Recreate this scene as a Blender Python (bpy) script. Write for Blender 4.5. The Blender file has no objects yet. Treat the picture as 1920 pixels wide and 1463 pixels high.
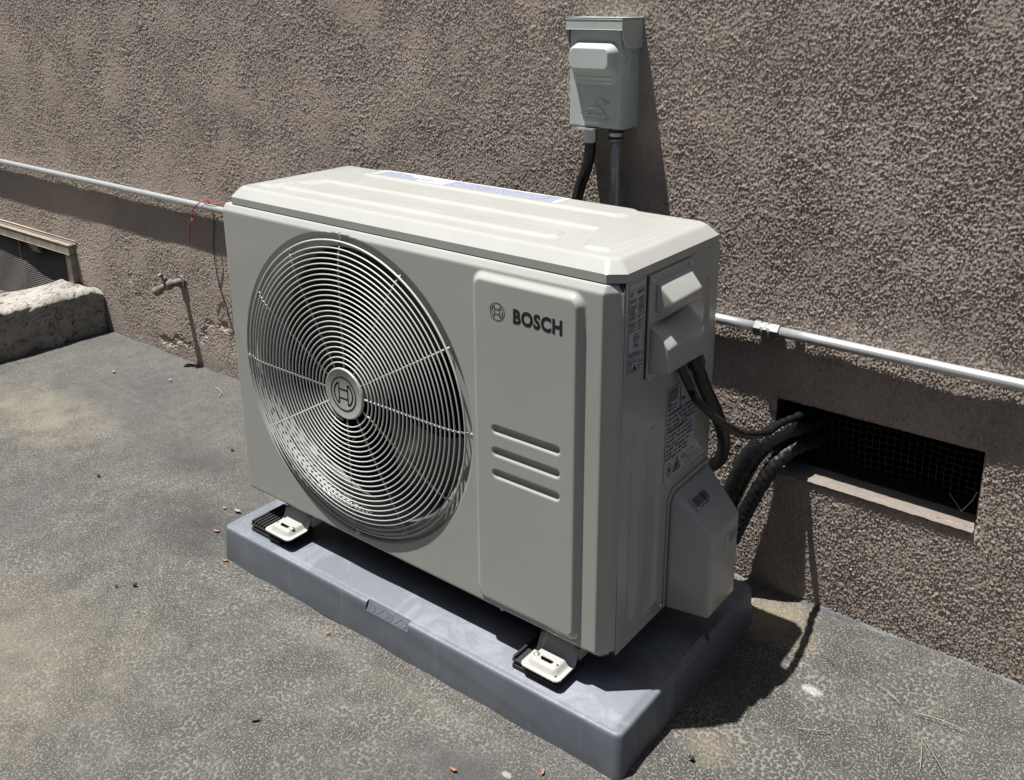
import bpy, bmesh, math, random
import numpy as np
from mathutils import Vector, Matrix
S = bpy.context.scene
COL = S.collection

# ---------------------------------------------------------------- camera
cam = bpy.data.cameras.new('camera'); cob = bpy.data.objects.new('camera', cam); COL.objects.link(cob)
YAW, PITCH, ROLL = 2.2181, -0.2931, -0.0041
fw = Vector((math.cos(PITCH)*math.cos(YAW), math.cos(PITCH)*math.sin(YAW), math.sin(PITCH)))
r0 = fw.cross(Vector((0, 0, 1))).normalized(); u0 = r0.cross(fw)
rt = math.cos(ROLL)*r0+math.sin(ROLL)*u0; up = -math.sin(ROLL)*r0+math.cos(ROLL)*u0
m = Matrix((rt, up, -fw)).transposed().to_4x4(); m.translation = Vector((1.559, -0.9735, 1.1302))
cob.matrix_world = m
cam.sensor_width = 36; cam.lens = 36*1748.5/1920; cam.shift_x = -45.7/1920; cam.shift_y = -210.9/1920
cam.clip_start = .02; cam.clip_end = 200
S.camera = cob
# ---------------------------------------------------------------- light
LX, LY = .196, .172
wd = bpy.data.worlds.new('World'); S.world = wd; wd.use_nodes = True
nt = wd.node_tree; nt.nodes.clear()
sky = nt.nodes.new('ShaderNodeTexSky'); sky.sky_type = 'NISHITA'; sky.sun_disc = False; sky.air_density = .8; sky.dust_density = 2.; sky.ozone_density = 0.
sky.sun_elevation = math.atan2(1, math.hypot(LX, LY)); sky.sun_rotation = math.atan2(-LX, -LY)
bg = nt.nodes.new('ShaderNodeBackground'); bg.inputs[1].default_value = .05
wo = nt.nodes.new('ShaderNodeOutputWorld'); nt.links.new(sky.outputs[0], bg.inputs[0]); nt.links.new(bg.outputs[0], wo.inputs[0])
sl = bpy.data.lights.new('sun', 'SUN'); sl.energy = 5.0; sl.angle = math.radians(.53); sl.color = (1, .975, .93)
so = bpy.data.objects.new('sun', sl); COL.objects.link(so)
so.rotation_euler = Vector((LX, LY, -1)).to_track_quat('-Z', 'Y').to_euler(); so.location = (0, 0, 5)
S.view_settings.view_transform = 'Standard'; S.view_settings.look = 'None'; S.view_settings.gamma = 1
S.view_settings.exposure = .98; S.view_settings.use_curve_mapping = False
S.render.engine = 'CYCLES'; S.cycles.diffuse_bounces = 1; S.cycles.glossy_bounces = 3; S.cycles.max_bounces = 4

rng = np.random.default_rng(7); random.seed(7)
# ---------------------------------------------------------------- materials
class NT:
    def __init__(s, name):
        s.m = bpy.data.materials.new(name); s.m.use_nodes = True; s.t = s.m.node_tree; s.n = s.t.nodes
        s.b = s.n['Principled BSDF']; s.co = s.n.new('ShaderNodeTexCoord').outputs['Object']
    def link(s, a, b): s.t.links.new(a, b)
    def put(s, sock, v):
        if hasattr(v, 'links') or isinstance(v, bpy.types.NodeSocket): s.link(v, sock)
        else: sock.default_value = v
    def node(s, t, ins=(), **kw):
        n = s.n.new(t)
        for k, v in kw.items(): setattr(n, k, v)
        for k, v in dict(ins).items(): s.put(n.inputs[k], v)
        return n
    def noise(s, scale, detail=4, rough=.55, vec=None, dist=0):
        return s.node('ShaderNodeTexNoise', {'Vector': vec or s.co, 'Scale': scale, 'Detail': detail, 'Roughness': rough, 'Distortion': dist}).outputs[0]
    def ramp(s, v, *st):
        n = s.node('ShaderNodeValToRGB', {0: v}); e = n.color_ramp.elements
        while len(e) < len(st): e.new(.5)
        for q, (p, c) in zip(e, st): q.position = p; q.color = (*c, 1) if isinstance(c, tuple) else (c, c, c, 1)
        return n.outputs[0]
    def math(s, op, a, b=0., c=None):
        n = s.node('ShaderNodeMath', operation=op); s.put(n.inputs[0], a); s.put(n.inputs[1], b)
        if c is not None: s.put(n.inputs[2], c)
        return n.outputs[0]
    def mix(s, f, a, b, mode='MIX'):
        n = s.node('ShaderNodeMix', data_type='RGBA', blend_type=mode); s.put(n.inputs[0], f)
        s.put(n.inputs[6], (*a, 1) if isinstance(a, tuple) else a); s.put(n.inputs[7], (*b, 1) if isinstance(b, tuple) else b)
        return n.outputs[2]
    def bump(s, h, dist, strength=1., nrm=None):
        n = s.node('ShaderNodeBump', {'Height': h, 'Distance': dist, 'Strength': strength})
        if nrm: s.link(nrm, n.inputs['Normal'])
        return n.outputs[0]
    def blob(s, c, r, soft=1.):            # 1 at c falling to 0 at distance r (world = object coords for the ground)
        d = s.node('ShaderNodeVectorMath', {0: s.co, 1: c}, operation='SUBTRACT').outputs[0]
        d = s.node('ShaderNodeVectorMath', {0: d, 1: (1/r[0], 1/r[1], 0)}, operation='MULTIPLY').outputs[0]
        l = s.node('ShaderNodeVectorMath', {0: d}, operation='LENGTH').outputs['Value']
        l = s.math('ADD', l, s.math('MULTIPLY', s.math('SUBTRACT', s.noise(14, 5, .65), .5), 1.4))
        return s.ramp(l, (max(0, 1-soft), 1.), (1, 0.))

def mat(name, col, rough=.5, metal=0., spec=.5, var=0., vscale=20, bmp=0., bscale=300, coat=0.):
    if metal < .5: col = tuple(c*.56 for c in col)
    t = NT(name); b = t.b
    b.inputs['Roughness'].default_value = rough; b.inputs['Metallic'].default_value = metal
    b.inputs['Specular IOR Level'].default_value = spec; b.inputs['Coat Weight'].default_value = coat; b.inputs['Coat Roughness'].default_value = .12
    if var:
        lo = tuple(c*(1-var) for c in col); hi = tuple(min(1, c*(1+var)) for c in col)
        t.link(t.ramp(t.noise(vscale, 5, .6), (.3, lo), (.7, hi)), b.inputs['Base Color'])
    else: b.inputs['Base Color'].default_value = (*col, 1)
    if bmp: t.link(t.bump(t.noise(bscale, 3), bmp), b.inputs['Normal'])
    return t.m

def paint_mat():
    t = NT('cream_paint')
    c = t.mix(t.ramp(t.noise(5, 5, .6), (.35, 0.), (.7, 1.)), (.355, .36, .34), (.385, .39, .372))
    dust = t.ramp(t.noise(160, 4, .7), (.62, 0.), (.8, 1.))
    c = t.mix(t.math('MULTIPLY', dust, .18), c, (.27, .25, .215))
    c = t.mix(1., c, (0.86, 0.86, 0.86), 'MULTIPLY'); t.link(c, t.b.inputs['Base Color'])
    sv = t.node('ShaderNodeMapping', {'Vector': t.co, 'Scale': (38, 38, 2.2)}).outputs[0]
    c2 = t.mix(t.ramp(t.noise(1, 5, .65, vec=sv), (.60, 0.), (.80, .16)), c, (.24, .225, .19))
    t.link(c2, t.b.inputs['Base Color'])
    t.link(t.ramp(t.noise(9, 5, .7), (.3, .14), (.75, .30)), t.b.inputs['Roughness'])
    t.link(t.bump(t.noise(420, 2), .00006, 1., t.bump(t.noise(6, 2), .0012, .5)), t.b.inputs['Normal'])
    return t.m
PAINT = paint_mat()
WIRE = mat('grille_coating', (.72, .73, .71), .42, var=.05, vscale=60)
HUBM = mat('hub_badge_silver', (.66, .67, .66), .45, .25, var=.12, vscale=90)
NAVY = mat('navy_print', (.012, .017, .03), .45)
BLK = mat('black_print', (.015, .015, .018), .5)
LAB = mat('label_paper', (.60, .59, .66), .32, var=.04, vscale=40)
LABW = mat('white_label', (.82, .84, .9), .4)
BLUE = mat('blue_print', (.06, .11, .35), .5)
YEL = mat('warning_yellow', (.62, .34, .02), .5)
RED = mat('warning_red', (.5, .04, .02), .5)
DARK = mat('dark_interior', (.018, .019, .023), .45)
FANM = mat('dark_grey_fan', (.02, .022, .028), .32)
GAP = mat('shadow_gap_foam', (.02, .02, .02), .8)
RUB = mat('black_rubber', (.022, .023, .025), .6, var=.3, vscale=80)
FOOT = mat('white_foot_enamel', (.56, .56, .535), .3, var=.03)
ZINC = mat('zinc_screw', (.42, .42, .40), .35, .8)
GALV = mat('galvanized_steel', (.46, .475, .485), .36, .55, var=.10, vscale=55, bmp=.0001, bscale=150)
EMTM = mat('dull_conduit_steel', (.26, .26, .255), .5, .35, var=.25, vscale=60)
def box_mat():
    t = NT('grey_green_enamel'); c = t.mix(t.ramp(t.noise(12, 5, .6), (.35, 0.), (.7, 1.)), (.42, .475, .455), (.475, .525, .50))
    c = t.mix(1., c, (0.86, 0.86, 0.86), 'MULTIPLY'); t.link(c, t.b.inputs['Base Color']); t.b.inputs['Roughness'].default_value = .3
    t.link(t.bump(t.noise(500, 2), .00004), t.b.inputs['Normal']); return t.m
BOXM = box_mat()
FLEX = mat('black_flex_conduit', (.011, .012, .014), .40, var=.3, vscale=60)
TAPE = mat('black_vinyl_tape', (.016, .017, .02), .26, var=.25, vscale=90)
TAPE2 = mat('dusty_black_tape', (.012, .012, .013), .5, spec=.3, var=.4, vscale=120)
REDW = mat('red_wire_insulation', (.62, .05, .035), .4)
BRASS = mat('painted_brass', (.27, .235, .21), .55, var=.3, vscale=90, bmp=.0004, bscale=200)
LEAF = mat('dry_leaf', (.42, .20, .10), .7, var=.35, vscale=120)
STRAW = mat('dry_straw', (.45, .40, .30), .7, var=.25, vscale=80)
WOODF = mat('weathered_frame', (.36, .31, .25), .7, var=.3, vscale=35, bmp=.0012, bscale=60)
SLAT = mat('louver_screen', (.22, .19, .175), .6, var=.2, vscale=50)
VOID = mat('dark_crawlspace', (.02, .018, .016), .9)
MESHW = mat('rusty_wire_mesh', (.06, .052, .042), .6, .3, var=.3, vscale=60)

def pad_mat():
    t = NT('blue_grey_plastic')
    sp = t.noise(620, 3, .8)
    c = t.mix(t.ramp(sp, (.42, 0.), (.62, 1.)), (.098, .110, .132), (.195, .212, .244))
    scuff = t.ramp(t.noise(7, 6, .7, dist=1.5), (.52, 0.), (.62, .5), (.72, 0.))
    c = t.mix(scuff, c, (.25, .265, .30))
    geo = t.node('ShaderNodeNewGeometry').outputs['Normal']
    z = t.node('ShaderNodeSeparateXYZ', {0: geo}).outputs[2]
    side = t.mix(t.ramp(t.noise(10, 5, .6), (.4, 0.), (.7, 1.)), (.108, .122, .148), (.138, .154, .182))
    sv = t.node('ShaderNodeMapping', {'Vector': t.co, 'Scale': (60, 60, 1.5)}).outputs[0]
    st = t.ramp(t.noise(1, 3, .6, vec=sv), (.60, 0.), (.74, .6))
    side = t.mix(st, side, (.23, .245, .26))
    dirt = t.ramp(t.node('ShaderNodeSeparateXYZ', {0: t.co}).outputs[2], (0., 1.), (.026, 0.))
    dirt = t.math('MULTIPLY', dirt, t.ramp(t.noise(30, 4, .6), (.45, 0.), (.65, .8)))
    side = t.mix(dirt, side, (.11, .105, .10))
    c = t.mix(t.ramp(z, (.5, 0.), (.8, 1.)), side, c)
    c = t.mix(1., c, (0.8, 0.8, 0.8), 'MULTIPLY'); t.link(c, t.b.inputs['Base Color']); t.b.inputs['Roughness'].default_value = .5
    t.link(t.bump(sp, .0004), t.b.inputs['Normal']); return t.m
PADM = pad_mat()

def wall_mat():
    t = NT('brown_stucco')
    c = t.mix(t.ramp(t.noise(3, 6, .6), (.35, 0.), (.7, 1.)), (.385, .325, .275), (.47, .405, .35))
    c = t.mix(t.ramp(t.noise(160, 5, .75), (.4, 0.), (.7, .6)), c, (.56, .495, .43))
    c = t.mix(t.ramp(t.noise(70, 5, .8), (.3, .5), (.42, 0.)), c, (.16, .13, .11))
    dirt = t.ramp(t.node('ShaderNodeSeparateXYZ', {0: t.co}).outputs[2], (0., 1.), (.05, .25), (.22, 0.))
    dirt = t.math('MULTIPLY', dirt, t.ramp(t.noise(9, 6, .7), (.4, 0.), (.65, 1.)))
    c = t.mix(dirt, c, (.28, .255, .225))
    dk = t.ramp(t.noise(2.2, 6, .65, dist=.6), (.55, 0.), (.78, .28))
    c = t.mix(dk, c, (.19, .16, .14))
    sv = t.node('ShaderNodeMapping', {'Vector': t.co, 'Scale': (16, 1, .9)}).outputs[0]
    c = t.mix(t.ramp(t.noise(1, 5, .65, vec=sv, dist=.4), (.56, 0.), (.76, .20)), c, (.22, .19, .165))
    c = t.mix(t.ramp(t.noise(1.3, 4, .6), (.45, 0.), (.7, .35)), c, (.42, .38, .32))
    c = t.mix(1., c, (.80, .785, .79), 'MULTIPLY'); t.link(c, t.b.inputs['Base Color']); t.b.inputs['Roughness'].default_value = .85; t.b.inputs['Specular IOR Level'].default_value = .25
    t.link(t.bump(t.noise(420, 5, .8), .0011, 1.), t.b.inputs['Normal'])
    return t.m
STUC = wall_mat()

def ground_mat():
    t = NT('worn_asphalt')
    warp = t.node('ShaderNodeVectorMath', {0: t.node('ShaderNodeTexNoise', {'Vector': t.co, 'Scale': 45., 'Detail': 3}).outputs[1], 1: (.5, .5, .5)}, operation='SUBTRACT').outputs[0]
    warp = t.node('ShaderNodeVectorMath', {0: warp, 1: (.009, .009, 0)}, operation='MULTIPLY').outputs[0]
    v = t.node('ShaderNodeVectorMath', {0: t.co, 1: warp}, operation='ADD').outputs[0]
    big = t.noise(2.6, 5, .6)
    def vor(sc, ft='F1'): return t.node('ShaderNodeTexVoronoi', {'Vector': v, 'Scale': sc}, feature=ft, voronoi_dimensions='2D').outputs[0]
    v1 = vor(165.); v2 = vor(290.)
    wob = t.math('MULTIPLY', t.math('SUBTRACT', t.noise(420, 3, .7), .5), .34)
    th = t.math('SUBTRACT', t.math('MULTIPLY', t.noise(7, 5, .65), .55), -.02)       # how far the grit fills between the stones
    def isl(vv): return t.ramp(t.math('SUBTRACT', t.math('ADD', vv, wob), th), (.10, 0.), (.30, 1.))
    l1 = isl(v1); l2 = isl(v2)
    pick = t.ramp(t.noise(9, 4, .6), (.46, 0.), (.58, 1.))
    ln = t.mix(pick, l2, l1)
    strength = t.ramp(big, (.36, .50), (.50, .8), (.64, 1.))
    # where the grit lines are worn away: by the kerb and along the left of the pad
    near = t.math('SUBTRACT', 1., t.math('MULTIPLY', t.blob((-.9, .45, 0), (1.25, .5, 1), .9), .75))
    near = t.math('MULTIPLY', near, t.math('SUBTRACT', 1., t.math('MULTIPLY', t.blob((.80, -.13, 0), (.17, .07, 1), .9), .8)))
    strength = t.math('ADD', t.math('MULTIPLY', strength, near), t.math('MULTIPLY', t.blob((1.25, .25, 0), (.42, .5, 1), .6), .45))
    mid = t.ramp(t.noise(30, 5, .7), (.35, (.082, .082, .081)), (.65, (.118, .117, .114)))
    sp = t.ramp(t.noise(700, 3, .8), (.36, .72), (.5, 1.), (.68, 1.25))
    base = t.mix(1., mid, sp, 'MULTIPLY')
    tone = t.ramp(big, (.3, (.80, .82, .87)), (.5, (1., 1., 1.)), (.7, (1.22, 1.18, 1.08)))
    base = t.mix(1., base, tone, 'MULTIPLY')
    grit = t.mix(t.ramp(t.noise(60, 3, .7), (.3, 0.), (.7, 1.)), (.175, .170, .156), (.25, .238, .21))
    c = t.mix(t.math('MULTIPLY', ln, strength), base, grit)
    spk = t.ramp(t.noise(260, 2, .6), (.60, 0.), (.68, 1.))
    c = t.mix(t.math('MULTIPLY', spk, .55), c, (.30, .285, .25))
    drk = t.ramp(t.noise(190, 3, .7), (.33, .6), (.42, 0.))
    c = t.mix(drk, c, (.05, .05, .05))
    # sandy patches
    def patch(c0, ctr, r, amt, colr, soft=.9):
        f = t.math('MULTIPLY', t.blob(ctr, r, soft), amt)
        return t.mix(f, c0, colr)
    sand = (.26, .225, .165)
    c = patch(c, (-1.05, .12, 0), (.38, .17, 1), .5, (.29, .26, .205))
    c = patch(c, (-.05, -.42, 0), (.42, .25, 1), .45, (.27, .24, .19))
    c = patch(c, (.985, .50, 0), (.12, .10, 1), .85, (.38, .315, .22))
    c = patch(c, (1.05, .145, 0), (.055, .055, 1), .6, sand)
    c = patch(c, (1.135, .358, 0), (.022, .012, 1), .95, (.5, .5, .49), .5)
    c = patch(c, (.835, -.095, 0), (.012, .007, 1), .95, (.45, .45, .44), .5)
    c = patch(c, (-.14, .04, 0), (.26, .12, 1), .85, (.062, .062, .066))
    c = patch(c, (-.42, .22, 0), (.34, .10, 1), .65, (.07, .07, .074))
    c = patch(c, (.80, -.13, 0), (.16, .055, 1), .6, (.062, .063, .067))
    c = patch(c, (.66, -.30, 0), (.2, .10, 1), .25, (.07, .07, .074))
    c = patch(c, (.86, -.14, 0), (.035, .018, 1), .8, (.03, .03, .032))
    c = patch(c, (.42, -.055, 0), (.5, .03, 1), .35, (.26, .245, .215))
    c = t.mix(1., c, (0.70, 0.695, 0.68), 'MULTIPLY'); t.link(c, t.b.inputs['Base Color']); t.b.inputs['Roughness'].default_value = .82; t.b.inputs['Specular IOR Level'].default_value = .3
    h = t.ramp(t.mix(pick, v2, v1), (.2, 1.), (.6, 0.))
    h = t.math('ADD', t.math('MULTIPLY', h, strength), t.math('MULTIPLY', t.noise(330, 4, .75), .7))
    t.link(t.bump(h, .0022, 1.), t.b.inputs['Normal'])
    return t.m
GRND = ground_mat()

def conc_mat():
    t = NT('painted_concrete')
    c = t.ramp(t.noise(9, 6, .65), (.3, (.26, .25, .225)), (.7, (.42, .395, .355)))
    pits = t.ramp(t.noise(38, 6, .8, dist=.8), (.40, .92), (.455, 0.))
    c = t.mix(pits, c, (.06, .05, .045))
    c = t.mix(1., c, (0.85, 0.85, 0.85), 'MULTIPLY'); t.link(c, t.b.inputs['Base Color']); t.b.inputs['Roughness'].default_value = .85
    t.link(t.bump(t.noise(80, 6, .75), .006), t.b.inputs['Normal']); return t.m
CONC = conc_mat()
SILLM = mat('smooth_sill_mortar', (.27, .23, .20), .8, var=.12, vscale=40, bmp=.0012, bscale=90)
SEAL = mat('tar_seal', (.11, .112, .118), .6, var=.35, vscale=60, bmp=.001, bscale=120)

# ---------------------------------------------------------------- mesh helpers
def V(*a): return Vector(a)
class MB:
    def __init__(s): s.v = []; s.f = []
    def add(s, vs, fs):
        o = len(s.v); s.v += [tuple(p) for p in vs]; s.f += [tuple(i+o for i in f) for f in fs]; return s
    def bm(s, b): b.verts.ensure_lookup_table(); b.verts.index_update(); return s.add([v.co for v in b.verts], [[v.index for v in f.verts] for f in b.faces])
    def box(s, a, b, bev=0., seg=2):
        q = bmesh.new(); r = bmesh.ops.create_cube(q, size=1)
        for v in q.verts: v.co = Vector([(a[i]+b[i])/2+v.co[i]*(b[i]-a[i]) for i in range(3)])
        if bev: bmesh.ops.bevel(q, geom=q.edges[:], offset=bev, segments=seg, affect='EDGES', profile=.6)
        s.bm(q); q.free(); return s
    def hull(s, pts, bev=0., seg=3):
        q = bmesh.new()
        for p in pts: q.verts.new(p)
        bmesh.ops.convex_hull(q, input=q.verts[:])
        bmesh.ops.dissolve_limit(q, angle_limit=.02, verts=q.verts[:], edges=q.edges[:])
        if bev: bmesh.ops.bevel(q, geom=q.edges[:], offset=bev, segments=seg, affect='EDGES', profile=.6)
        bmesh.ops.recalc_face_normals(q, faces=q.faces[:])
        s.bm(q); q.free(); return s
    def tube(s, path, r, n=12, closed=False, cap=True):
        P = [Vector(p) for p in path]; L = len(P); R = r if callable(r) else (lambda i, k: r)
        vs = []; prev = None
        for i, p in enumerate(P):
            a = P[(i-1) % L] if (closed or i) else P[i]; b = P[(i+1) % L] if (closed or i < L-1) else P[i]
            t = (b-a).normalized()
            if prev is None: prev = t.orthogonal().normalized()
            prev = (prev-t*prev.dot(t)).normalized(); w = t.cross(prev)
            for k in range(n):
                an = 2*math.pi*k/n; vs.append(p+(prev*math.cos(an)+w*math.sin(an))*R(i, k))
        fs = []
        for i in range(L if closed else L-1):
            j = (i+1) % L
            for k in range(n): fs.append((i*n+k, i*n+(k+1) % n, j*n+(k+1) % n, j*n+k))
        if cap and not closed: fs += [tuple(range(n-1, -1, -1)), tuple(range((L-1)*n, L*n))]
        return s.add(vs, fs)
    def cyl(s, a, b, r, n=20, r2=None):
        r2 = r if r2 is None else r2
        return s.tube([a, b], lambda i, k: r if i == 0 else r2, n)
    def lathe(s, c, ax, prof, n=48, close=False):   # prof: (radius, along axis)
        ax = Vector(ax).normalized(); u = ax.orthogonal().normalized(); w = ax.cross(u); c = Vector(c); vs = []
        for r, h in prof:
            for k in range(n): an = 2*math.pi*k/n; vs.append(c+ax*h+(u*math.cos(an)+w*math.sin(an))*r)
        fs = [(i*n+k, i*n+(k+1) % n, (i+1)*n+(k+1) % n, (i+1)*n+k) for i in range(len(prof)-1) for k in range(n)]
        return s.add(vs, fs)
    def disc(s, c, ax, r, n=32, u=None):
        ax = Vector(ax).normalized(); u = Vector(u) if u else ax.orthogonal().normalized(); w = ax.cross(u); c = Vector(c)
        return s.add([c+(u*math.cos(2*math.pi*k/n)+w*math.sin(2*math.pi*k/n))*r for k in range(n)], [tuple(range(n))])
    def build(s, name, m_, parent=None, org=None, smooth=35, label=None, kind=None):
        if org is None: org = Vector(parent['_o']) if parent is not None and '_o' in parent else Vector((0, 0, 0))
        me = bpy.data.meshes.new(name); org = Vector(org)
        me.from_pydata([(p[0]-org.x, p[1]-org.y, p[2]-org.z) for p in s.v], [], s.f)
        return finish(me, name, m_, parent, org, smooth, label, kind)
def finish(me, name, m_, parent, org, smooth=35, label=None, kind=None):
    q = bmesh.new(); q.from_mesh(me)
    if len(q.faces) < 20000: bmesh.ops.recalc_face_normals(q, faces=q.faces[:])
    q.to_mesh(me); q.free()
    for mm in (m_ if isinstance(m_, (list, tuple)) else [m_]): me.materials.append(mm)
    if smooth:
        me.shade_smooth()
        if smooth < 180: me.set_sharp_from_angle(angle=math.radians(smooth))
    o = bpy.data.objects.new(name, me); COL.objects.link(o)
    if parent is not None: o.parent = parent; ORG[o.name] = Vector(org)
    else: o.location = org
    if label: o['label'] = label
    if kind: o['kind'] = kind
    return o
ORG = {}
def root(name, label, cat, loc, group=None):
    o = bpy.data.objects.new(name, None); COL.objects.link(o); o.location = loc; o.empty_display_size = .05
    o['label'] = label; o['category'] = cat
    if group: o['group'] = group
    ORG[o.name] = Vector(loc); return o
def tag(o, label, cat, group=None):
    o['label'] = label; o['category'] = cat
    if group: o['group'] = group
    return o
def part(mb, name, m_, par, smooth=35, label=None, kind=None):
    return mb.build(name, m_, par, ORG[par.name], smooth, label, kind)
def subpart(mb, name, m_, par, smooth=35, label=None):   # par is a part whose data origin equals its root's
    return part(mb, name, m_, par, smooth, label)

def grid_mesh(X, Y, Z, faces_mask=None):
    """X,Y,Z (n,m) arrays -> mesh with quads"""
    n, m2 = X.shape; co = np.stack([X, Y, Z], -1).reshape(-1, 3)
    idx = np.arange(n*m2).reshape(n, m2)
    f = np.stack([idx[:-1, :-1], idx[:-1, 1:], idx[1:, 1:], idx[1:, :-1]], -1).reshape(-1, 4)
    if faces_mask is not None: f = f[faces_mask.reshape(-1)]
    used = np.unique(f); mp = -np.ones(len(co), int); mp[used] = np.arange(len(used)); co = co[used]; f = mp[f]
    me = bpy.data.meshes.new('g'); me.vertices.add(len(co)); me.vertices.foreach_set('co', co.astype(np.float32).ravel())
    me.loops.add(f.size); me.loops.foreach_set('vertex_index', f.astype(np.int32).ravel())
    me.polygons.add(len(f)); me.polygons.foreach_set('loop_start', np.arange(0, f.size, 4, dtype=np.int32))
    me.update(calc_edges=True); return me
def place(me, name, m_, parent=None, org=(0, 0, 0), smooth=180, label=None, kind=None):
    me.name = name; org = Vector(org)
    if org.length: me.transform(Matrix.Translation(-org))
    return finish(me, name, m_, parent, org, smooth, label, kind)

def fft_noise(n, dx, lo, hi, seed, sharp=1.):
    """periodic band-passed noise, wavelengths lo..hi metres, unit rms"""
    g = np.random.default_rng(seed); w = np.fft.rfft2(g.standard_normal((n, n)))
    k = np.hypot(np.fft.fftfreq(n, dx)[:, None], np.fft.rfftfreq(n, dx)[None, :]); k[0, 0] = 1e-9
    lam = 1/k; band = np.exp(-np.clip(np.log(lo/lam), 0, None)**2*8*sharp)*np.exp(-np.clip(np.log(lam/hi), 0, None)**2*8*sharp); band[0, 0] = 0
    a = np.fft.irfft2(w*band, (n, n)); return a/a.std()
def samp(a, dx, x, y):
    n = a.shape[0]; u = (x/dx) % n; v = (y/dx) % n; i = np.floor(u).astype(int); j = np.floor(v).astype(int); fu = u-i; fv = v-j
    i2 = (i+1) % n; j2 = (j+1) % n; i %= n; j %= n
    return a[i, j]*(1-fu)*(1-fv)+a[i2, j]*fu*(1-fv)+a[i, j2]*(1-fu)*fv+a[i2, j2]*fu*fv
def sm(a, b, x): t_ = np.clip((x-a)/(b-a), 0, 1); return t_*t_*(3-2*t_)
def rrect(x, z, x0, x1, z0, z1, r):     # signed distance, negative inside
    cx, cz = (x0+x1)/2, (z0+z1)/2; qx = np.abs(x-cx)-(x1-x0)/2+r; qz = np.abs(z-cz)-(z1-z0)/2+r
    return np.hypot(np.maximum(qx, 0), np.maximum(qz, 0))+np.minimum(np.maximum(qx, qz), 0)-r
def polysd(x, y, P):
    d = np.full(x.shape, 1e9); ins = np.zeros(x.shape, bool)
    for i in range(len(P)):
        ax, ay = P[i]; bx, by = P[(i+1) % len(P)]; ex, ey = bx-ax, by-ay; wx, wy = x-ax, y-ay
        t_ = np.clip((wx*ex+wy*ey)/(ex*ex+ey*ey), 0, 1); d = np.minimum(d, np.hypot(wx-ex*t_, wy-ey*t_))
        c = ((ay > y) != (by > y)) & (x < (bx-ax)*(y-ay)/(by-ay+1e-12)+ax); ins ^= c
    return np.where(ins, -d, d)
def axis(*segs):
    out = []
    for a, b, st in segs: out += list(np.linspace(a, b, max(2, int(round(abs(b-a)/st))+1))[:-1])
    out.append(segs[-1][1]); return np.array(out)

# text -> flat or extruded mesh
def text_mb(mb, s, size, org, right, upv, ext=0., off=0., align='LEFT', width=None, spacing=1.):
    cu = bpy.data.curves.new('t', 'FONT'); cu.body = s; cu.size = size; cu.extrude = ext; cu.offset = off; cu.align_x = align
    cu.resolution_u = 3; cu.space_character = spacing
    ob = bpy.data.objects.new('t', cu); me = bpy.data.meshes.new_from_object(ob)
    right = Vector(right); upv = Vector(upv); nn = right.cross(upv); org = Vector(org)
    cs = [v.co.copy() for v in me.vertices]
    if width and cs:
        xs = [c.x for c in cs]; k = width/(max(xs)-min(xs)); x_ = min(xs)
        for c in cs: c.x = (c.x-x_)*k
    mb.add([org+right*c.x+upv*c.y+nn*c.z for c in cs], [tuple(p.vertices) for p in me.polygons])
    bpy.data.objects.remove(ob); bpy.data.curves.remove(cu); bpy.data.meshes.remove(me); return mb
def rect_mb(mb, org, right, upv, x0, x1, y0, y1):
    o = Vector(org); r = Vector(right); u = Vector(upv)
    return mb.add([o+r*x0+u*y0, o+r*x1+u*y0, o+r*x1+u*y1, o+r*x0+u*y1], [(0, 1, 2, 3)])
def words(mb, org, right, upv, x0, x1, y, h, dens=.9):     # a line of tiny unreadable print
    x = x0
    while x < x1-h:
        w = random.uniform(1.2, 5)*h
        w = min(w, x1-x); rect_mb(mb, org, right, upv, x, x+w, y, y+h*random.uniform(.75, 1)); x += w+h*.55
        if random.random() > dens: break
def ring_mb(mb, c, right, upv, ra, rb, n=40):
    c = Vector(c); r = Vector(right); u = Vector(upv)
    vs = [c+(r*math.cos(2*math.pi*k/n)+u*math.sin(2*math.pi*k/n))*q for q in (ra, rb) for k in range(n)]
    return mb.add(vs, [(k, (k+1) % n, n+(k+1) % n, n+k) for k in range(n)])
def line_mb(mb, c, right, upv, pts, w):
    c = Vector(c); r = Vector(right); u = Vector(upv)
    for (a, b), (a2, b2) in zip(pts, pts[1:]):
        d = Vector((a2-a, b2-b)).normalized()*w/2; n_ = Vector((-d.y, d.x))
        q = [(a-d.x+n_.x, b-d.y+n_.y), (a2+d.x+n_.x, b2+d.y+n_.y), (a2+d.x-n_.x, b2+d.y-n_.y), (a-d.x-n_.x, b-d.y-n_.y)]
        mb.add([c+r*i+u*j for i, j in q], [(0, 1, 2, 3)])
    return mb
def anker(mb, c, right, upv, R_, w):
    """magneto armature symbol in a circle"""
    ring_mb(mb, c, right, upv, R_-w/2, R_+w/2)
    ri = R_*.74; xi = R_*.36; yi = R_*.60
    a0 = math.asin(min(1, .78)); arc = []
    for sg in (-1, 1):
        arc = [(sg*ri*math.cos(t_), ri*math.sin(t_)) for t_ in np.linspace(-a0, a0, 12)]
        line_mb(mb, c, right, upv, [(sg*xi, -ri*math.sin(a0))]+arc+[(sg*xi, ri*math.sin(a0)), (sg*xi, -ri*math.sin(a0))], w)
    line_mb(mb, c, right, upv, [(-xi, R_*.27), (xi, R_*.27)], w); line_mb(mb, c, right, upv, [(-xi, -R_*.27), (xi, -R_*.27)], w)
    return mb

# ================================================================ SETTING
def wy(x): return .5914-.0086*x
def WP(x, off, z): return Vector((x, wy(x)-off, z))

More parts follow.
